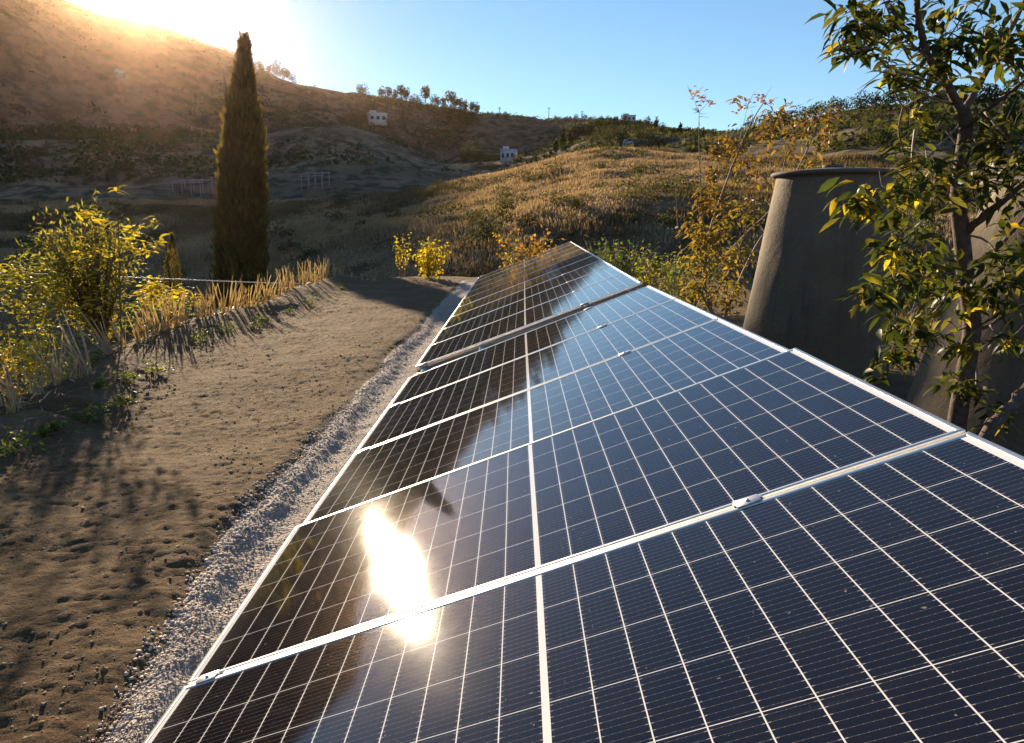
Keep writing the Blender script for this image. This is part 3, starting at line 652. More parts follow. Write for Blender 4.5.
# autumn tree left of the tank
YA = 11.2
b0 = at(712, 330, YA); baseA = np.array([b0[0], b0[1], -.05]); ta = thing('autumn_tree', 'sparse autumn tree with rusty leaves and bare red-brown stems left of the tall tank', 'tree', baseA)
mb = MB()
main = [([(715, 350), (716, 325), (700, 290), (690, 270)], 0, -.2, .03), ([(718, 330), (705, 285), (708, 240), (718, 205), (735, 160), (750, 125), (765, 100)], 0, .3, .028), ([(720, 330), (735, 290), (760, 240), (775, 225), (790, 190), (800, 165)], .2, .6, .028),
        ([(722, 260), (745, 235), (775, 205), (800, 165), (815, 130), (822, 108)], .2, .6, .02), ([(706, 250), (702, 210), (700, 170), (699, 130), (699, 112)], 0, -.1, .012), ([(735, 160), (742, 130), (748, 105)], .1, .2, .007),
        ([(775, 205), (785, 160), (792, 130)], .4, .5, .01), ([(699, 112), (693, 98)], 0, 0, .004), ([(699, 112), (709, 102)], 0, 0, .004), ([(712, 225), (730, 200), (750, 190)], 0, .2, .008), ([(700, 180), (712, 160), (722, 145)], 0, .1, .006),
        ([(745, 235), (740, 200), (748, 165), (760, 140)], .2, .1, .008), ([(710, 300), (730, 270), (742, 240)], 0, .1, .012), ([(678, 230), (676, 190), (677, 150)], .2, .2, .005)]
at_ = []
for pl_, a_, b_, r_ in main: at_.append(wood(mb, pl_, YA+a_, YA+b_, r_, min(r_*.3, .006), baseA, 6))
for k in range(70):
    s = at_[rng.randint(len(at_))]; p = s[rng.randint(len(s)//3, len(s))]; d = unit(rng.randn(3)+np.array([0, 0, .7])); L_ = .08+.2*rng.rand()
    mb.tube(np.array([p, p+d*L_*.5+rng.randn(3)*.02, p+d*L_]), [.004, .003, .0015], 4)
mb.build('branches', M_twig, ta)
def cl(px, py, Y, n, sp, L_=.10, Wd=.035, dd=-.5, org=None):
    if org is baseA and L_ > .08: n = int(n*2.5); L_ = .13; Wd = .042
    return whorl(at(px, py, Y)-org, n, L_, Wd, sp, dd)
ru = [cl(px, py, YA+q, n, sp, org=baseA) for px, py, q, n, sp in [(725, 145, .1, 26, .2), (718, 150, 0, 20, .15), (735, 150, .2, 24, .2), (770, 120, .4, 26, .2), (785, 115, .5, 26, .2), (800, 130, .5, 24, .2), (812, 118, .6, 26, .2), (825, 135, .6, 22, .2), (760, 130, .4, 20, .2),
      (708, 195, 0, 30, .16), (712, 175, 0, 20, .14), (705, 205, 0, 24, .14), (722, 205, .1, 16, .14), (750, 160, .2, 16, .2), (790, 150, .5, 16, .2), (745, 205, .2, 14, .2), (760, 175, .3, 12, .2), (735, 100, .3, 5, .06), (815, 160, .6, 14, .2), (830, 115, .7, 14, .15), (742, 175, .2, 10, .2)]]
leafobj('rusty_leaves', ru, M_leafrust, ta, .35)
pk = [cl(px, py, YA+q, n*2, sp, .075, .04, .1, baseA) for px, py, q, n, sp in [(697, 95, 0, 9, .08), (704, 101, 0, 8, .06), (710, 104, 0, 6, .05), (750, 103, .3, 9, .08), (762, 98, .3, 10, .08), (768, 104, .3, 6, .06), (740, 112, .2, 5, .06)]]
leafobj('pink_leaves', pk, M_leafpink, ta, .2)
gr = [cl(px, py, YA+q, n, sp, org=baseA) for px, py, q, n, sp in [(690, 225, 0, 22, .18), (700, 240, 0, 26, .18), (715, 235, 0, 26, .18), (728, 225, .1, 22, .2), (695, 260, 0, 28, .2), (710, 255, 0, 28, .2), (728, 260, .1, 26, .2), (740, 250, .1, 20, .2), (700, 280, -.1, 24, .18), (720, 285, 0, 26, .2), (735, 290, .1, 24, .2), (712, 300, 0, 26, .2), (750, 215, .2, 16, .18), (728, 305, .1, 20, .2), (690, 290, -.1, 20, .2)]]
leafobj('yellow_green_leaves', gr, leafmat('leaf_olive_orange', [(.26, .21, .05), (.36, .24, .06), (.16, .165, .04), (.42, .26, .07)], 6, .5, .6, .12), ta, .35)

# shrub maker: many shoots with small leaves
def shrub(name, label, loc, h, w, nst, nleaf, mat, L_=.07, Wd=.04, lean=.5, seed=1, group=None, cat='shrub', dd=-.1, topbias=.4, barkm=M_twig):
    r = np.random.RandomState(seed); t = thing(name, label, cat, loc, 0, group); m_ = MB(); cls = []
    for k in range(nst):
        a_ = r.uniform(0, 6.28); q = r.rand()**.6; hh = h*r.uniform(.6, 1.0)
        p = np.array([[math.cos(a_)*q*w*.08, math.sin(a_)*q*w*.08, -.1], [math.cos(a_)*q*w*.25, math.sin(a_)*q*w*.25, hh*.5], [math.cos(a_)*q*w*.5*(1+r.randn()*.15), math.sin(a_)*q*w*.5, hh]])
        p = spline(p, 4); m_.tube(p, np.linspace(.012, .004, len(p)), 4)
        for i in range(int(nleaf/nst)):
            s = topbias+(1-topbias)*r.rand(); c = p[min(int(s*(len(p)-1)+.5), len(p)-1)]+r.randn(3)*w*.06
            cls.append((c[None], (unit(np.array([r.randn(), r.randn(), r.randn()*.6+dd])))[None], np.array([L_*r.uniform(.6, 1.3)]), np.array([Wd*r.uniform(.7, 1.2)])))
    m_.build('stems', barkm, t); leafobj('leaves', cls, mat, t, .2); return t
def ground_pt(px, py, Y):
    p = at(px, py, Y); return p
# shrubs behind the far right edge of the array
specs = [(600, 300, 17, 'small yellow-green shrub just past the far end of the array on its high side', .9, .7), (622, 300, 16, 'second yellow-green shrub from the far end behind the high edge of the array', .95, .8), (645, 300, 15, 'yellow-green shrub behind the array, above the open gap between the panel rows', 1.05, .9),
         (668, 305, 14, 'yellow-green shrub to the left of the autumn tree, behind the array', 1.1, .9), (690, 310, 12.5, 'bushy shrub at the foot of the autumn tree behind the array', 1.1, .8)]
for i, (px, py, Y, lb, hh, ww) in enumerate(specs):
    q = at(px, 290, Y); topy = [238, 240, 247, 252, 262][i]; topz = at(px, topy, Y)[2]
    shrub('leafy_shrub', lb, (q[0], q[1], 0), topz, ww+.4, 26, 700, M_leafgreen if i != 3 else M_leafygr, .085, .035, seed=20+i, group='green shrubs behind the array', dd=.2, topbias=.3)
# shrubs at the far end of the pad
q = at(418, 278, 21.5); shrub('yellow_shrub', 'bright yellow-leaved shrub at the far edge of the dirt', (q[0]+.3, q[1], .1), 1.1, 1.5, 16, 620, M_leafyel, .11, .085, seed=41, topbias=.25)
q = at(403, 278, 22); shrub('yellow_shrub', 'thinner brownish-yellow shrub left of the bright yellow one', (q[0], q[1], .1), 1.35, .7, 10, 200, M_leafyel, .08, .06, seed=42)
q = at(530, 262, 19.5); shrub('rusty_shrub', 'rusty-leaved shrub behind the far end of the array', (q[0], q[1], -.1), at(530, 230, 19.5)[2]+.1, 1.7, 30, 900, M_leafrust2, .11, .08, seed=43, topbias=.15)
q = at(512, 262, 19.0); shrub('rusty_shrub', 'smaller yellowish-brown shrub at the far corner of the array', (q[0], q[1], -.1), at(512, 238, 19)[2]+.1, .9, 14, 190, M_leafygr, .08, .06, seed=44, topbias=.15)

# cypresses
def cypress(label, px, pyb, pyt, Y, wpx, seed, n):
    b = at(px, pyb, Y); tp = at(px, pyt, Y); h = tp[2]-b[2]; w = wpx/(F/Y)
    t = thing('cypress_tree', label, 'tree', b, 0); r = np.random.RandomState(seed)
    m_ = MB(); m_.tube([[0, 0, -1], [0, 0, h*.5], [0, 0, h*.93]], [w*.09, w*.06, w*.02], 8); m_.build('trunk', M_bark, t)
    z = r.rand(n)**.9; prof = np.interp(z, [0, .05, .25, .5, .73, .88, .95, 1.0], [.46, .49, .50, .46, .33, .16, .07, .015])
    an = r.uniform(0, 6.283, n); rib = 1+.10*np.sin(an*5+z*7+seed)+.07*np.sin(an*11+z*31)+.05*np.sin(z*60+an*3)
    rad = prof*w*rib*(r.uniform(.5, 1.0, n)**.5)*(1+.09*np.sin(an*3+np.floor(z*14)*2.1)*(z > .1))*(1+(r.rand(n) < .04)*.16)
    P = np.stack([np.cos(an)*rad+z*z*h*.03+z*h*.055, np.sin(an)*rad, z*h], 1)
    D = np.stack([np.cos(an)*.35, np.sin(an)*.35, np.full(n, .95)], 1)+r.randn(n, 3)*.16
    L_ = h*.035*(.6+.7*r.rand(n)); V, Fc = leaves(P, D, L_, L_*.34, -.05, True)
    k = 90; zz = r.uniform(.93, 1.03, k); P2 = np.stack([r.randn(k)*w*.04+.085*h, r.randn(k)*w*.04, zz*h], 1); V2_, F2 = leaves(P2, np.stack([r.randn(k)*.4, r.randn(k)*.4, np.ones(k)], 1), np.full(k, h*.03), np.full(k, h*.009), 0, True)
    mesh_np('crown', np.concatenate([V, V2_]), np.concatenate([Fc, F2+len(V)]).astype(np.int32), M_cyp, t)
    return t
cypress('tall columnar cypress rising above the mountain skyline', 243, 325, 47, 44, 46, 1, 11000)
cypress('small dark cypress left of the tall one, behind the white tape', 173.5, 318, 236, 24, 17, 2, 2600)
# yellowish feathery tree
def feather(label, px, pyb, pyt, Y, wpx, seed, n, mat):
    b = at(px, pyb, Y); h = at(px, pyt, Y)[2]-b[2]; w = wpx/(F/Y); t = thing('feathery_tree', label, 'tree', b); r = np.random.RandomState(seed); m_ = MB()
    cls = []
    for k in range(38):
        a_ = r.uniform(0, 6.28); q = r.rand()**.5; hh = h*(1-.35*q*q)*r.uniform(.8, 1.0)
        p = spline([[0, 0, -.2], [math.cos(a_)*q*w*.22, math.sin(a_)*q*w*.22, hh*.45], [math.cos(a_)*q*w*.5, math.sin(a_)*q*w*.5, hh]], 5); m_.tube(p, np.linspace(.022, .005, len(p)), 4)
        m = n//38; s = r.uniform(.15, 1, m); idx = s*(len(p)-1); i0 = np.clip(idx.astype(int), 0, len(p)-2); f = (idx-i0)[:, None]
        c = p[i0]*(1-f)+p[i0+1]*f+r.randn(m, 3)*w*.09
        cls.append((c, np.stack([r.randn(m)*.5, r.randn(m)*.5, .5+r.randn(m)*.5], 1), .05+.08*r.rand(m), .02+.018*r.rand(m)))
    m_.build('branches', M_twig, t); leafobj('crown', cls, mat, t, .3, True); return t
feather('hazy yellow-green feathery tree left of the cypresses', 102, 330, 196, 9.6, 100, 5, 3800, M_willow)
feather('green feathery tree cut by the left edge of the photo', -22, 330, 210, 24, 70, 6, 5000, M_willow)
# yellow-leaved saplings and shrubs below the berm at left
def leafspray(name, label, stems, clusters, Y, mat, cat='sapling', L_=.10, Wd=.04, r0=.012, group=None, dd=-.1, simple_=False):
    p0 = at(*stems[0][0], Y); base_ = np.array([p0[0], p0[1], p0[2]]); t = thing(name, label, cat, base_, 0, group); m_ = MB()
    for s in stems: wood(m_, s, Y, Y+rng.randn()*.2, r0, r0*.35, base_, 5)
    m_.build('stem', M_pole, t)
    leafobj('leaves', [cl(px, py, Y+rng.randn()*.25, n, sp, L_, Wd, dd, base_) for px, py, n, sp in clusters], mat, t, .3, simple_); return t
leafspray('sapling', 'tall thin sapling with level sprays of yellow leaves and a bare top stem', [[(122, 350), (120, 300), (119, 245), (117, 187)], [(120, 300), (95, 270), (80, 255)], [(119, 260), (135, 245), (155, 240)], [(119, 235), (95, 222), (82, 212)], [(119, 270), (108, 262), (90, 247)]],
          [(85, 213, 12, .10), (92, 219, 12, .10), (100, 225, 14, .10), (92, 247, 12, .12), (96, 254, 14, .12), (105, 258, 12, .1), (128, 235, 16, .12), (136, 232, 16, .12), (132, 250, 18, .12), (144, 252, 14, .1), (152, 246, 12, .1), (156, 243, 8, .08), (152, 223, 8, .06), (117, 190, 8, .05), (80, 262, 10, .1), (126, 243, 14, .12)], 8.7, M_leafyel, L_=.13)
for i, (lb, cx_, Y_) in enumerate([('yellow-leaved bush at the left edge, above the cane stubble', 15, 8.2), ('pale yellow bush crossing in front of the white tape', 48, 8.8), ('small yellowish bush right of the pale yellow one', 74, 9.6)]):
    cs = [(cx_+rng.randn()*17, 262+abs(rng.randn())*34+6*i, 15, .14) for _ in range(34 if i < 2 else 18)]
    leafspray('yellow_bush', lb, [[(cx_+5, 400), (cx_+2, 330), (cx_-8, 275)], [(cx_+5, 380), (cx_+14, 320), (cx_+22, 280)], [(cx_+4, 380), (cx_-12, 330), (cx_-24, 290)]], cs, Y_, M_leafygr, 'bush', .11, .04, .01, 'yellow bushes below the berm')
leafspray('golden_bush', 'dense golden-yellow bush low at the left edge among the canes', [[(30, 420), (28, 380), (25, 340)], [(30, 400), (45, 360), (50, 335)]], [(25+rng.randn()*17, 365+rng.randn()*22, 18, .11) for _ in range(42)], 7.1, M_leafyel, 'bush', .07, .035, .01)
leafspray('leafy_plant', 'bright yellow-green leafy plant between the small cypress and the cane stubble', [[(160, 345), (155, 310), (150, 288)], [(160, 340), (175, 310), (185, 290)]], [(135+rng.rand()*30, 284+rng.rand()*22, 14, .12) for _ in range(20)]+[(170+rng.rand()*26, 290+rng.rand()*14, 10, .1) for _ in range(10)], 11.5, M_leafyel, 'plant', .12, .045)
leafspray('leafy_plant', 'greener leafy plant low behind the cane stubble', [[(170, 350), (168, 320), (165, 300)]], [(120+rng.rand()*75, 298+rng.rand()*35, 10, .14) for _ in range(34)], 11.8, M_leafgreen, 'plant', .11, .045)
leafspray('leafy_plant', 'pale green weeds at the left below the canes', [[(60, 430), (62, 400), (70, 370)]], [(rng.rand()*110, 335+rng.rand()*60, 9, .14) for _ in range(46)], 8.4, M_leafgreen, 'plant', .10, .04)
leafspray('leafy_plant', 'sparse grey-green plant with small leaves at the left above the tape', [[(35, 400), (30, 300), (25, 245)]], [(22, 245, 8, .08), (30, 252, 8, .08), (18, 258, 8, .08), (33, 240, 6, .06), (35, 262, 8, .08)], 9.4, M_leafgreen, 'plant', .09, .03)

# cane stubble along the berm (cut tufts, each its own thing)
tufts = [((0, 412), 95, -.2, 10), ((23, 409), 105, -.45, 9), ((10, 418), 60, .1, 8), ((58, 391), 70, -.05, 12), ((90, 379), 85, -.55, 12), ((112, 356), 60, -.5, 10), ((139, 346), 38, 0, 12), ((155, 338), 52, -.25, 10), ((170, 334), 52, -.1, 12), ((184, 330), 40, .1, 8), ((198, 326), 36, .0, 8), ((210, 322), 44, .05, 9),
         ((223, 318), 42, .0, 8), ((229, 316), 50, .25, 8), ((242, 312), 30, .5, 6), ((252, 311), 30, .4, 7), ((262, 309), 34, .5, 8), ((272, 303), 30, .1, 8), ((285, 297), 30, .0, 10), ((293, 296), 30, .0, 10), ((300, 292), 28, .0, 8), ((309, 289), 30, .05, 10), ((318, 286), 26, .0, 10), ((327, 284), 26, .0, 10), ((334, 283), 20, .1, 6), ((352, 281), 10, .2, 6), ((205, 324), 34, .1, 9), ((217, 320), 40, -.1, 9), ((236, 314), 36, .2, 8), ((248, 312), 34, -.1, 8), ((258, 310), 36, .2, 9), ((267, 306), 36, 0, 9), ((279, 300), 32, .1, 9), ((289, 297), 32, 0, 9), ((305, 291), 30, .1, 9), ((314, 288), 30, 0, 9), ((322, 286), 28, .1, 9), ((177, 332), 46, .1, 10), ((162, 336), 40, -.2, 10), ((147, 342), 50, -.1, 10), ((125, 351), 44, -.3, 10), ((341, 282), 14, 0, 8), ((362, 281), 12, 0, 8), ((75, 385), 40, .1, 8), ((40, 400), 46, -.1, 8), ((374, 281), 12, .1, 8)]
for i, ((px, py), hp, lean, n) in enumerate(tufts):
    g0 = gz(px, py, .1); Yd = g0[1]; h = hp/(F/Yd)*.9; z0 = gzp(g0[0], g0[1])
    side = ['at the left edge of the photo', 'at the left edge, leaning left', 'short and low at the left edge', 'upright, third from the left along the berm', 'fan shaped, leaning left over the berm', 'leaning left, right of the fan shaped one'][i] if i < 6 else None
    t = thing('cane_tuft', 'cut dry cane tuft '+side if side else 'cut upright dry cane tuft in the row along the berm', 'cane tuft', (g0[0], g0[1], z0), 0, 'cut cane tufts along the berm')
    m_ = MB()
    for k in range(int(n*1.15)):
        a_ = rng.uniform(0, 6.28); l = h*rng.uniform(.45, 1.05); d = unit(np.array([lean+rng.randn()*.17, rng.randn()*.2, 1.0])); rr = .05
        p0 = np.array([math.cos(a_)*rr*rng.rand(), math.sin(a_)*rr*rng.rand(), -.03]); w_ = .008*rng.uniform(.7, 1.4)
        s = unit(np.cross(d, rng.randn(3))); s2 = np.cross(d, s)*.5
        mid = p0+d*l*.55+rng.randn(3)*.01*h; tp = p0+d*l+rng.randn(3)*.03*h
        m_.add([p0-s*w_, p0+s*w_, mid+s*w_+s2*w_, mid-s*w_+s2*w_, tp+s*w_*.6, tp-s*w_*.6], [[0, 1, 2, 3], [3, 2, 4, 5]])
        m_.add([p0-s2*w_*1.4, p0+s2*w_*1.4, mid+s2*w_, mid-s2*w_], [[0, 1, 2, 3]])
    m_.build('canes', M_cane, t)
    # fallen dry leaves at the foot
    cls = [(rng.randn(10, 3)*np.array([.16, .16, .02])+np.array([0, 0, .02]), rng.randn(10, 3)*np.array([1, 1, .25]), .12+.16*rng.rand(10), .012+.008*rng.rand(10))]
    leafobj('dry_leaves', cls, M_cane, t, .05)
# low green weeds on the dirt
weeds = [((15, 452), 'leafy weed patch on the dirt at the left edge of the photo'), ((45, 437), 'tiny weed next to the leftmost weed patch'), ((88, 415), 'largest leafy weed on the dirt, below the fan shaped cane tuft'), ((125, 403), 'small weed between the largest weed and the tall upright weed'), ((130, 385), 'low weed with bright rims left of the tall upright weed'), ((158, 375), 'tall upright weed in the middle of the weed row'), ((100, 395), 'tiny bright weed above the largest weed'),
         ((200, 343), 'low weed in the middle of the dirt edge'), ((226, 333), 'rounded green weed right of the low middle one'), ((262, 322), 'weed at the foot of the leaning canes'), ((255, 328), 'small weed left of the canes foot'), ((310, 307), 'yellowish weed right of the leaning canes'), ((342, 292), 'small weed near the far end of the cane row'), ((290, 313), 'thin weed between the yellowish weed and the canes'), ((55, 432), 'small rim-lit weed beside the tiny one')]
for i, ((px, py), lb) in enumerate(weeds):
    g0 = gz(px, py, .05); sz = [.16, .05, .17, .1, .12, .13, .05, .14, .15, .15, .1, .18, .14, .08, .06][i]*.95; z0 = gzp(g0[0], g0[1]); n = int(20+sz*420)
    t = thing('weed', lb, 'weed', (g0[0], g0[1], z0), 0, 'green weeds on the dirt'); P = rng.randn(n, 3)*np.array([sz*.5, sz*.5, sz*.5]); P[:, 2] = np.abs(P[:, 2]); D = rng.randn(n, 3); D[:, 2] = np.abs(D[:, 2])*.6
    m_ = MB()
    for k in range(6):
        e = P[rng.randint(n)]; m_.tube([[0, 0, -.02], e*.6+np.array([0, 0, .01]), e], [.003, .0025, .0015], 4)
    m_.build('stems', M_twig, t); leafobj('leaves', [(P, D, .03+.035*rng.rand(n), .02+.018*rng.rand(n))], M_leafgreen, t, .2)
# white tape
pts = [at(-120, 268, 9.5), at(0, 272.5, 10.5), at(80, 275.5, 12), at(160, 278.5, 14), at(245, 282, 17), at(300, 283.5, 20), at(345, 282.5, 22.3), at(385, 279.5, 22.5), at(400, 277, 22.5)]
mb = MB(); sp_ = spline(pts, 8); mb.tube(sp_-sp_[0], np.linspace(.011, .014, len(sp_)), 6); o = mb.build('tape_line', M_wire, None); o.location = Vector([float(v) for v in sp_[0]]); tag(o, 'thin white tape line stretched above the berm in front of the cypresses', 'tape line')

# ------------------------------------------------------------ distant things
protos = {}
def proto_tree(key, h, w, kind, seed, mat, n):
    mb, V, Fq = far_tree_meshes(h, w, kind, seed, n, mat); me1 = mb.build('trunk', M_bark); me2 = mesh_np('crown', V, Fq.astype(np.int32), mat)
    protos[key] = (me1.data, me2.data); bpy.data.objects.remove(me1); bpy.data.objects.remove(me2)
for k in range(4):
    proto_tree(('round', k), 1, .95, 'round', 50+k, M_treefar, 620); proto_tree(('tall', k), 1, .5, 'tall', 60+k, M_treegrey, 460); proto_tree(('bush', k), 1, 1.25, 'low', 70+k, M_treefar, 520); proto_tree(('cone', k), 1, .5, 'cone', 80+k, M_treefar, 460)
    proto_tree(('pale', k), 1, 1.3, 'low', 90+k, M_treegrey, 620)
def far_tree(key, pxy, hpx, label, group, name='distant_tree', wide=1.0, kmin=1.0, cat='tree', sink=0.04):
    b, D = on_hill(*pxy, kmin=kmin); h = hpx/(F/b[1]) if b[1] > 0 else hpx
    t = thing(name, label, cat, (b[0], b[1], b[2]-h*sink), rng.rand()*6.28, group)
    for nm, me in zip(('trunk', 'crown'), protos[key]):
        o = bpy.data.objects.new(nm, me); COL.objects.link(o); o.parent = t; o.scale = (h*wide, h*wide, h)
    return t
# skyline row left of centre
row = [(361, 97, 13, 'round', 'lone round tree standing apart on the mountain skyline'), (381, 101, 13, 'tall', 0), (388, 102, 14, 'tall', 0), (395, 103, 13, 'tall', 0), (401, 103, 16, 'tall', 0), (407, 104, 15, 'tall', 0), (414, 105, 10, 'bush', 0), (420, 106, 9, 'bush', 0), (426, 107, 19, 'tall', 0), (432, 107, 11, 'bush', 0), (438, 109, 11, 'tall', 0), (444, 110, 12, 'tall', 0),
       (451, 111, 18, 'tall', 0), (456, 112, 14, 'tall', 0), (461, 113, 14, 'tall', 0), (466, 114, 13, 'tall', 0), (471, 115, 12, 'tall', 0), (477, 117, 13, 'tall', 0), (383, 104, 8, 'bush', 0), (398, 106, 9, 'bush', 0), (446, 116, 12, 'round', 0), (454, 120, 13, 'round', 0), (462, 121, 13, 'round', 0), (470, 122, 12, 'round', 0), (458, 126, 12, 'round', 0), (466, 129, 11, 'round', 0), (450, 126, 10, 'round', 0)]
for i, (px, py, hp, ky, lb) in enumerate(row):
    far_tree((ky, i % 4), (px, py), hp, lb or 'slender tree in the row on the skyline above the white house', 'trees of the skyline row' if not lb else None, kmin=6.0 if lb or ky != 'round' else 5)
for i, (px, hp, ky) in enumerate([(255, 8, 'bush'), (261, 9, 'round'), (268, 9, 'bush'), (275, 13, 'round'), (282, 12, 'round'), (289, 11, 'tall'), (293, 8, 'bush')]):
    far_tree((ky, i % 4), (px, [68, 70, 73, 75, 78, 81, 82][i]), hp, 'tree in the clump on the slope just right of the cypress top', 'trees right of the cypress top', kmin=6.0)
for i, (px, py, hp, ky) in enumerate([(498, 119, 6, 'round'), (506, 120, 7, 'round'), (520, 121, 5, 'bush'), (528, 121, 5, 'bush'), (556, 121, 5, 'bush'), (575, 121, 6, 'bush'), (583, 122, 7, 'bush'), (592, 122, 6, 'bush'), (600, 123, 7, 'round'), (608, 123, 6, 'bush'), (615, 124, 7, 'round'), (623, 124, 8, 'round'), (640, 128, 8, 'round'), (648, 130, 11, 'round'), (656, 132, 14, 'cone'), (663, 134, 9, 'round'), (671, 136, 9, 'round'), (680, 137, 14, 'cone'), (686, 138, 10, 'round'), (694, 139, 7, 'bush'), (703, 140, 9, 'cone'), (711, 141, 8, 'bush'), (720, 141, 8, 'bush'), (729, 141, 9, 'bush'), (738, 141, 7, 'bush')]):
    far_tree((ky, i % 4), (px, py), hp, 'small dark tree on the far skyline between the masts and the autumn tree', 'small trees on the far skyline', kmin=6.0)
for i, (px, py, hp, ky) in enumerate([(748, 134, 14, 'bush'), (765, 130, 15, 'round'), (782, 128, 16, 'round'), (800, 124, 18, 'bush'), (815, 120, 18, 'round'), (832, 117, 16, 'round'), (846, 113, 14, 'bush'), (860, 112, 17, 'round'), (876, 110, 18, 'round'), (892, 108, 16, 'round'), (905, 106, 15, 'bush'), (920, 105, 18, 'round'), (940, 104, 18, 'round'), (960, 104, 16, 'bush'), (985, 103, 18, 'round'), (1010, 102, 18, 'round'), (868, 128, 18, 'pale'), (884, 148, 24, 'bush'), (870, 145, 14, 'bush'), (905, 140, 18, 'round'), (850, 124, 14, 'pale'), (925, 128, 22, 'round'), (950, 140, 20, 'bush'), (822, 130, 12, 'bush'), (840, 150, 8, 'bush')]):
    far_tree((ky, i % 4), (px, py), hp, 'bushy tree on the hilltop behind the tanks', 'bushy trees on the right hilltop', kmin=4.0, wide=1.1)
# wood in the valley behind the golden hill
for i, (px, py, hp, ky) in enumerate([(562, 152, 20, 'cone'), (556, 158, 18, 'cone'), (569, 148, 18, 'cone'), (575, 144, 18, 'round'), (584, 141, 16, 'round'), (592, 139, 16, 'round'), (598, 136, 14, 'round'), (605, 141, 14, 'pale'), (614, 143, 15, 'pale'), (622, 144, 14, 'pale'), (608, 134, 12, 'round'), (590, 147, 12, 'pale'), (598, 148, 10, 'pale'), (550, 163, 13, 'cone'), (544, 165, 10, 'round'), (536, 166, 11, 'round'), (529, 167, 9, 'round'), (521, 167, 11, 'pale'), (566, 157, 10, 'round'), (558, 165, 9, 'bush'),
                                      (648, 148, 15, 'pale'), (656, 148, 14, 'pale'), (664, 148, 10, 'bush'), (640, 140, 12, 'round'), (650, 139, 10, 'round'), (472, 163, 19, 'pale'), (466, 163, 14, 'pale'), (480, 164, 13, 'round'), (487, 163, 11, 'round'), (494, 162, 8, 'bush'), (515, 165, 8, 'bush')]):
    far_tree((ky, i % 4), (px, py), hp, 'green tree in the wood in the valley behind the golden hill', 'trees in the valley behind the golden hill', kmin=4.2)
for i, (px, py, hp, lb) in enumerate([(361, 125, 14, 'yellowish tree left of the white house on the slope'), (369, 112, 6, 'small yellow tree behind the white house on the slope'), (354, 128, 12, 'olive tree farther left of the white house on the slope'), (391, 127, 7, 'low bush right of the white house on the slope')]):
    far_tree(('pale', i), (px, py), hp, lb, None, kmin=6.0)
t = far_tree(('cone', 1), (403, 128), 19, 'narrow yellow poplar right of the white house on the slope', None, kmin=6.0, wide=.6)
for i, (px, py, hp, w_, lb) in enumerate([(503, 225, 34, .62, 'grey-green round bush on the near slope of the golden hill'), (487, 248, 38, .8, 'larger dim bush below the grey-green round bush'), (530, 228, 15, 1.0, 'low bush right of the grey-green round bush'), (575, 212, 14, 1.3, 'low dark bush on the golden hill above the far end of the array')]):
    far_tree(('pale', i), (px, py), hp, lb, None, name='hillside_bush', cat='bush', wide=w_, kmin=1.0)

# houses
def house(label, px, py, wpx, hpx, rz, flat=True, kmin=4.0, storeys=1, roof=M_white):
    b, D = on_hill(px, py, kmin); s = b[1]/F; w = wpx*s; h = hpx*s; d = w*.7
    t = thing('house', label, 'house', (b[0], b[1], b[2]-.2), math.atan2(-b[0], b[1])+rz)
    MB().box((0, 0, h*.4), (w, d, h*1.1)).build('wall', M_white, t)
    MB().box((0, 0, h*.985), (w*1.08, d*1.1, h*.07), bev=.05).build('roof', roof, t)
    MB().box((-w*.22, d*.1, h*1.16), (w*.35, d*.5, h*.28)).build('upper_room', M_white, t)
    for k in range(3):
        x_ = (-.32+.32*k)*w; f = MB().box((x_, -d/2-.03, h*.52), (w*.17, .12, h*.34)).build('window', M_glassdark, t)
        MB().box((x_, -d/2-.12, h*.325), (w*.2, .14, h*.04)).build('sill', M_white, f)
    MB().box((w*.45, -d/2-.03, h*.3), (w*.07, .1, h*.55)).build('door', M_pole, t)
    return t
house('white house with dark windows high on the mountain slope by the yellow poplar', 377, 124, 17, 9, .15, kmin=6.0)
house('white house in the valley just above the golden hill crest', 509, 163, 14, 11, -.2, kmin=4.2)
house('grey-white house on the far skyline between dark trees', 629, 123, 11, 6, .1, kmin=6.0)
house('small pale hut at the top of the golden hill', 628, 149, 9, 6, .1, kmin=4.2)
house('small pale hut high on the mountain left of the cypress', 120, 78, 9, 5, .2, kmin=6.0)
# masts
for i, (px, py, hp, lb) in enumerate([(500, 120, 12, 'thin mast on the far skyline, leftmost of the three'), (549, 121, 13, 'thin mast on the far skyline, middle one of the three'), (582, 121, 9, 'thin mast on the far skyline, rightmost and shortest of the three')]):
    b, D = on_hill(px, py, 6.0); h = hp*b[1]/F; t = thing('mast', lb, 'mast', (b[0], b[1], b[2]-.5), 0, 'masts on the far skyline')
    m_ = MB(); m_.tube([[0, 0, 0], [0, 0, h]], [.35, .18], 6); m_.build('pole', M_pole, t); m_ = MB(); m_.box((0, 0, h*.88), (2.2, .3, .3)); m_.build('crossarm', M_pole, t)
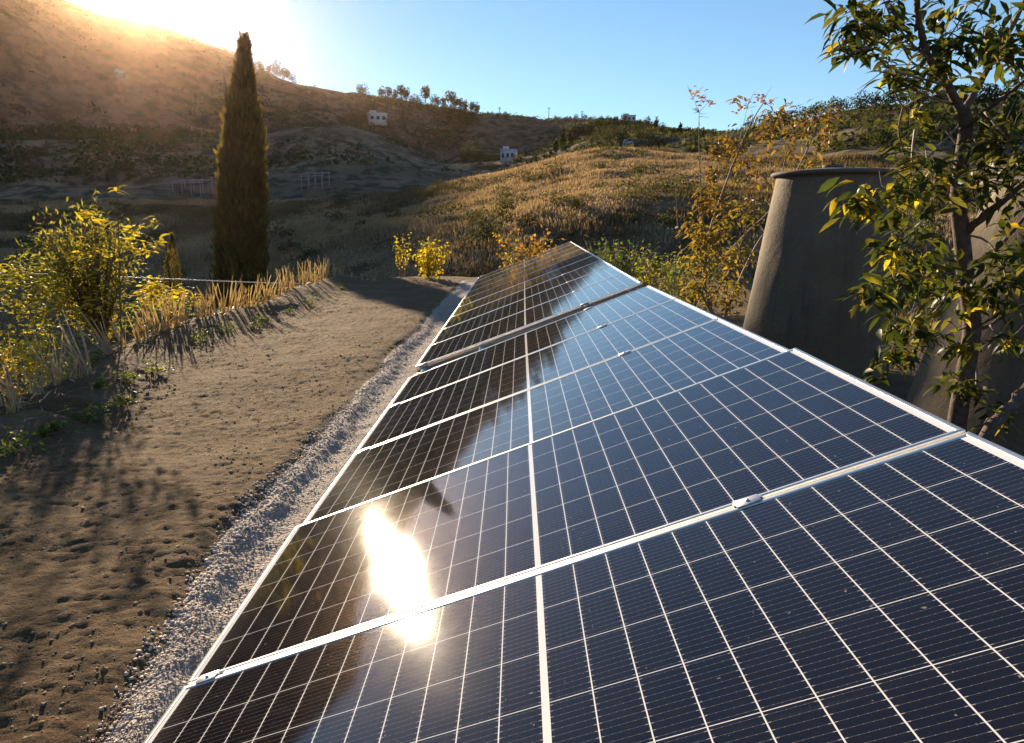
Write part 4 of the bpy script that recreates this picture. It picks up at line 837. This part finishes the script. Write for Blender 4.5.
# pipe frames of empty pergolas
def pergola(label, px, py, wpx, hpx, rz):
    b, D = on_hill(px, py, 4.0); s = b[1]/F; w = wpx*s; h = hpx*s; t = thing('pergola_frame', label, 'pergola', (b[0], b[1], b[2]-.2), rz, 'pale pergola frames on the valley slope'); dp = w*.5
    r_ = .085
    for j in range(2):
        for k in range(4):
            x_ = -w/2+w*k/3; m_ = MB(); m_.tube([[x_, -dp/2+j*dp, -.6], [x_, -dp/2+j*dp, h*(.75+.25*j)]], r_, 6); m_.build('post', M_perg, t)
        m_ = MB(); m_.tube([[-w/2-.4, -dp/2+j*dp, h*(.75+.25*j)+.1], [w/2+.4, -dp/2+j*dp, h*(.75+.25*j)+.1]], r_*1.3, 6); m_.build('beam', M_perg, t)
    for k in range(4):
        x_ = -w/2+w*k/3; m_ = MB(); m_.tube([[x_, -dp/2-.3, h*.75+.3], [x_, dp/2+.3, h+.3]], r_, 6); m_.build('rafter', M_perg, t)
    return t
pergola('pale pipe pergola frame on the slope right of the tall cypress', 315, 188, 24, 13, -.35)
pergola('pale pipe pergola frame on the slope left of the tall cypress', 193, 194, 34, 13, -.3)

# ------------------------------------------------------------ grass and scrub (uncountable)
def grid_scatter(n, k0, k1, az0, az1, dens=None):
    rsel = np.where((rowk >= k0) & (rowk < k1))[0]; csel = np.where((azs > az0) & (azs < az1))[0]
    area = GD[rsel][:, csel]*np.gradient(GD, axis=0)[rsel][:, csel]
    if dens is not None: area = area*dens(GX[rsel][:, csel], GY[rsel][:, csel], GD[rsel][:, csel])
    area = np.clip(area, 0, None); p = (area/area.sum()).ravel(); idx = rng.choice(len(p), n, p=p)
    i = rsel[idx//len(csel)]; j = csel[idx % len(csel)]; fi = rng.rand(n); fj = rng.rand(n)
    def bl(A): return (A[i, j]*(1-fi)*(1-fj)+A[np.minimum(i+1, nr-1), j]*fi*(1-fj)+A[i, np.minimum(j+1, nc-1)]*(1-fi)*fj+A[np.minimum(i+1, nr-1), np.minimum(j+1, nc-1)]*fi*fj)
    return np.stack([bl(GX), bl(GY), bl(GZ)], 1)
def tuft_mesh(name, P, hgt, wid, nb, mat, label, cat, spread):
    n = len(P)*nb; B = np.repeat(P, nb, 0)+rng.randn(n, 3)*np.array([1, 1, 0])*spread; H = np.repeat(hgt, nb)*rng.uniform(.5, 1.1, n); Wd = np.repeat(wid, nb)*rng.uniform(.6, 1.2, n)
    a_ = rng.uniform(0, 6.28, n); s = np.stack([np.cos(a_), np.sin(a_), np.zeros(n)], 1)*Wd[:, None]*.5; ln = rng.randn(n, 3)*.28; ln[:, 2] = 1
    V = np.stack([B-s-[0, 0, .05], B+s-[0, 0, .05], B+ln*H[:, None]], 1).reshape(-1, 3); Fc = np.arange(n*3).reshape(-1, 3).astype(np.int32)
    tag(mesh_np(name, V, Fc, mat), label, cat, kind='stuff')
patch = lambda x, y, d: np.clip(fbm(x, y, 11, 3, 77)*3.2+.75, .04, 2)/np.clip(d, 20, 400)**1.2
P = grid_scatter(80000, 1.2, 3.6, -38, 42, patch); dd_ = np.hypot(P[:, 0], P[:, 1])
tuft_mesh('dry_grass', P, (.10+.0019*dd_)*np.clip(1+1.6*fbm(P[:, 0], P[:, 1], 5, 3, 13), .45, 1.9), .045+.0011*dd_, 4, M_grass, 'golden dry grass covering the hill behind the array', 'grass', .22)
patch2 = lambda x, y, d: np.clip(-fbm(x, y, 11, 3, 77)*4.0+.3, .03, 2)/np.clip(d, 20, 400)**1.2
P = grid_scatter(36000, 1.2, 3.9, -38, 42, patch2); dd_ = np.hypot(P[:, 0], P[:, 1])
tuft_mesh('brown_weeds', P, (.13+.0024*dd_)*np.clip(1+1.6*fbm(P[:, 0], P[:, 1], 4, 3, 15), .4, 1.9), .06+.0014*dd_, 5, M_weed, 'dark brown dead weeds in patches on the slopes', 'weeds', .25)
def blob_mesh(name, P, size, nb, mat, label, cat, lf=.55):
    n = len(P)*nb; S_ = np.repeat(size, nb); d = rng.randn(n, 3); d = unit(d); d[:, 2] = np.abs(d[:, 2])
    B = np.repeat(P, nb, 0)+d*(S_*rng.uniform(.3, 1, n))[:, None]*np.array([1, 1, .8]); D = unit(d+rng.randn(n, 3)*.7); L_ = S_*lf
    V, Fc = leaves(B, D, L_, L_*.8, .1, True); tag(mesh_np(name, V, Fc.astype(np.int32), mat), label, cat, kind='stuff')
dens = lambda x, y, d: np.clip(fbm(x, y, 60, 4, 91)*4+.35, .02, 3)
P = grid_scatter(14000, 4.3, 7.0, -38, 42, dens); blob_mesh('mountain_scrub', P, .6+1.7*rng.rand(len(P))**2, 9, M_treefar, 'dark scrub dotted over the mountain slopes', 'scrub')
dens2 = lambda x, y, d: np.clip(fbm(x, y, 30, 4, 95)*4+.1, .01, 3)
P = grid_scatter(3500, 4.3, 7.0, 3, 42, dens); blob_mesh('hillside_scrub', P, .8+1.8*rng.rand(len(P))**2, 14, M_treegrey, 'grey-green scrub on the far right slopes', 'scrub')
P = grid_scatter(600, 1.5, 4.0, -38, 42, dens2); blob_mesh('low_scrub', P, .35+.8*rng.rand(len(P))**2, 90, M_treegrey, 'low olive scrub dotted over the nearer slopes', 'scrub', .22)

# ------------------------------------------------------------ haze, sky, sun
HZ = 1
if HZ:
    zmax = float(GZ.max())+6; zmin = float(min(GZ.min(), -8))-1
    R2 = float(GD.max())+20
    hz = MB().box((0, 0, (zmax+zmin)/2), (2*R2, 2*R2, zmax-zmin)).build('haze', None)
    m, nt, out = newmat('haze'); pv = nd(nt, 'ShaderNodeVolumePrincipled'); pv.inputs['Color'].default_value = (.99, .68, .46, 1); pv.inputs['Density'].default_value = .00004; pv.inputs['Anisotropy'].default_value = .9
    nt.links.new(pv.outputs[0], out.inputs['Volume']); hz.data.materials.clear(); hz.data.materials.append(m); tag(hz, kind='stuff')
    tag(hz, 'thin warm haze in the valley air', 'haze')
w = bpy.data.worlds.new('World'); sc.world = w; w.use_nodes = True; nt = w.node_tree
for n in list(nt.nodes): nt.nodes.remove(n)
sky = nd(nt, 'ShaderNodeTexSky', sky_type='NISHITA'); sky.sun_disc = False; sky.sun_elevation = SUN_EL; sky.sun_rotation = SUN_AZ
sky.air_density = 1.0; sky.dust_density = 0.02; sky.ozone_density = 2.5; sky.altitude = 300
bg = nd(nt, 'ShaderNodeBackground'); bg.inputs[1].default_value = .062; nt.links.new(mixc(nt, 1.0, sky.outputs[0], (.88, 1.0, 1.08), 'MULTIPLY'), bg.inputs[0])
# the brightness of the sky close round the sun (aureole), by direction only
tc = nd(nt, 'ShaderNodeTexCoord'); vm = nd(nt, 'ShaderNodeVectorMath', operation='DOT_PRODUCT'); nrm = nd(nt, 'ShaderNodeVectorMath', operation='NORMALIZE')
nt.links.new(tc.outputs['Generated'], nrm.inputs[0]); nt.links.new(nrm.outputs[0], vm.inputs[0]); vm.inputs[1].default_value = tuple(float(v) for v in SUN)
cz = math_(nt, 'MAXIMUM', vm.outputs['Value'], 0.0)
g1 = math_(nt, 'MULTIPLY', math_(nt, 'POWER', cz, 3500.0), 30.0); g2 = math_(nt, 'MULTIPLY', math_(nt, 'POWER', cz, 140.0), .08); g3 = math_(nt, 'MULTIPLY', math_(nt, 'POWER', cz, 14.0), .0)
bg2 = nd(nt, 'ShaderNodeBackground'); bg2.inputs[0].default_value = (1, .86, .62, 1); nt.links.new(math_(nt, 'ADD', math_(nt, 'ADD', g1, g2), g3), bg2.inputs[1])
ad = nd(nt, 'ShaderNodeAddShader'); nt.links.new(bg.outputs[0], ad.inputs[0]); nt.links.new(bg2.outputs[0], ad.inputs[1])
wo = nd(nt, 'ShaderNodeOutputWorld'); nt.links.new(ad.outputs[0], wo.inputs[0])
sl = bpy.data.lights.new('sun', 'SUN'); sl.energy = 4.6; sl.angle = R_(.53); sl.color = (1, .80, .55)
so = bpy.data.objects.new('sun', sl); COL.objects.link(so); so.rotation_euler = Vector([-float(v) for v in SUN]).to_track_quat('-Z', 'Y').to_euler()
sc.view_settings.view_transform = 'Standard'; sc.view_settings.look = 'None'; sc.view_settings.exposure = 1.38; sc.view_settings.gamma = 1.0
sc.render.engine = 'CYCLES'; sc.cycles.volume_bounces = 1; sc.cycles.max_bounces = 6; sc.cycles.transparent_max_bounces = 6
sc.cycles.sample_clamp_indirect = 6
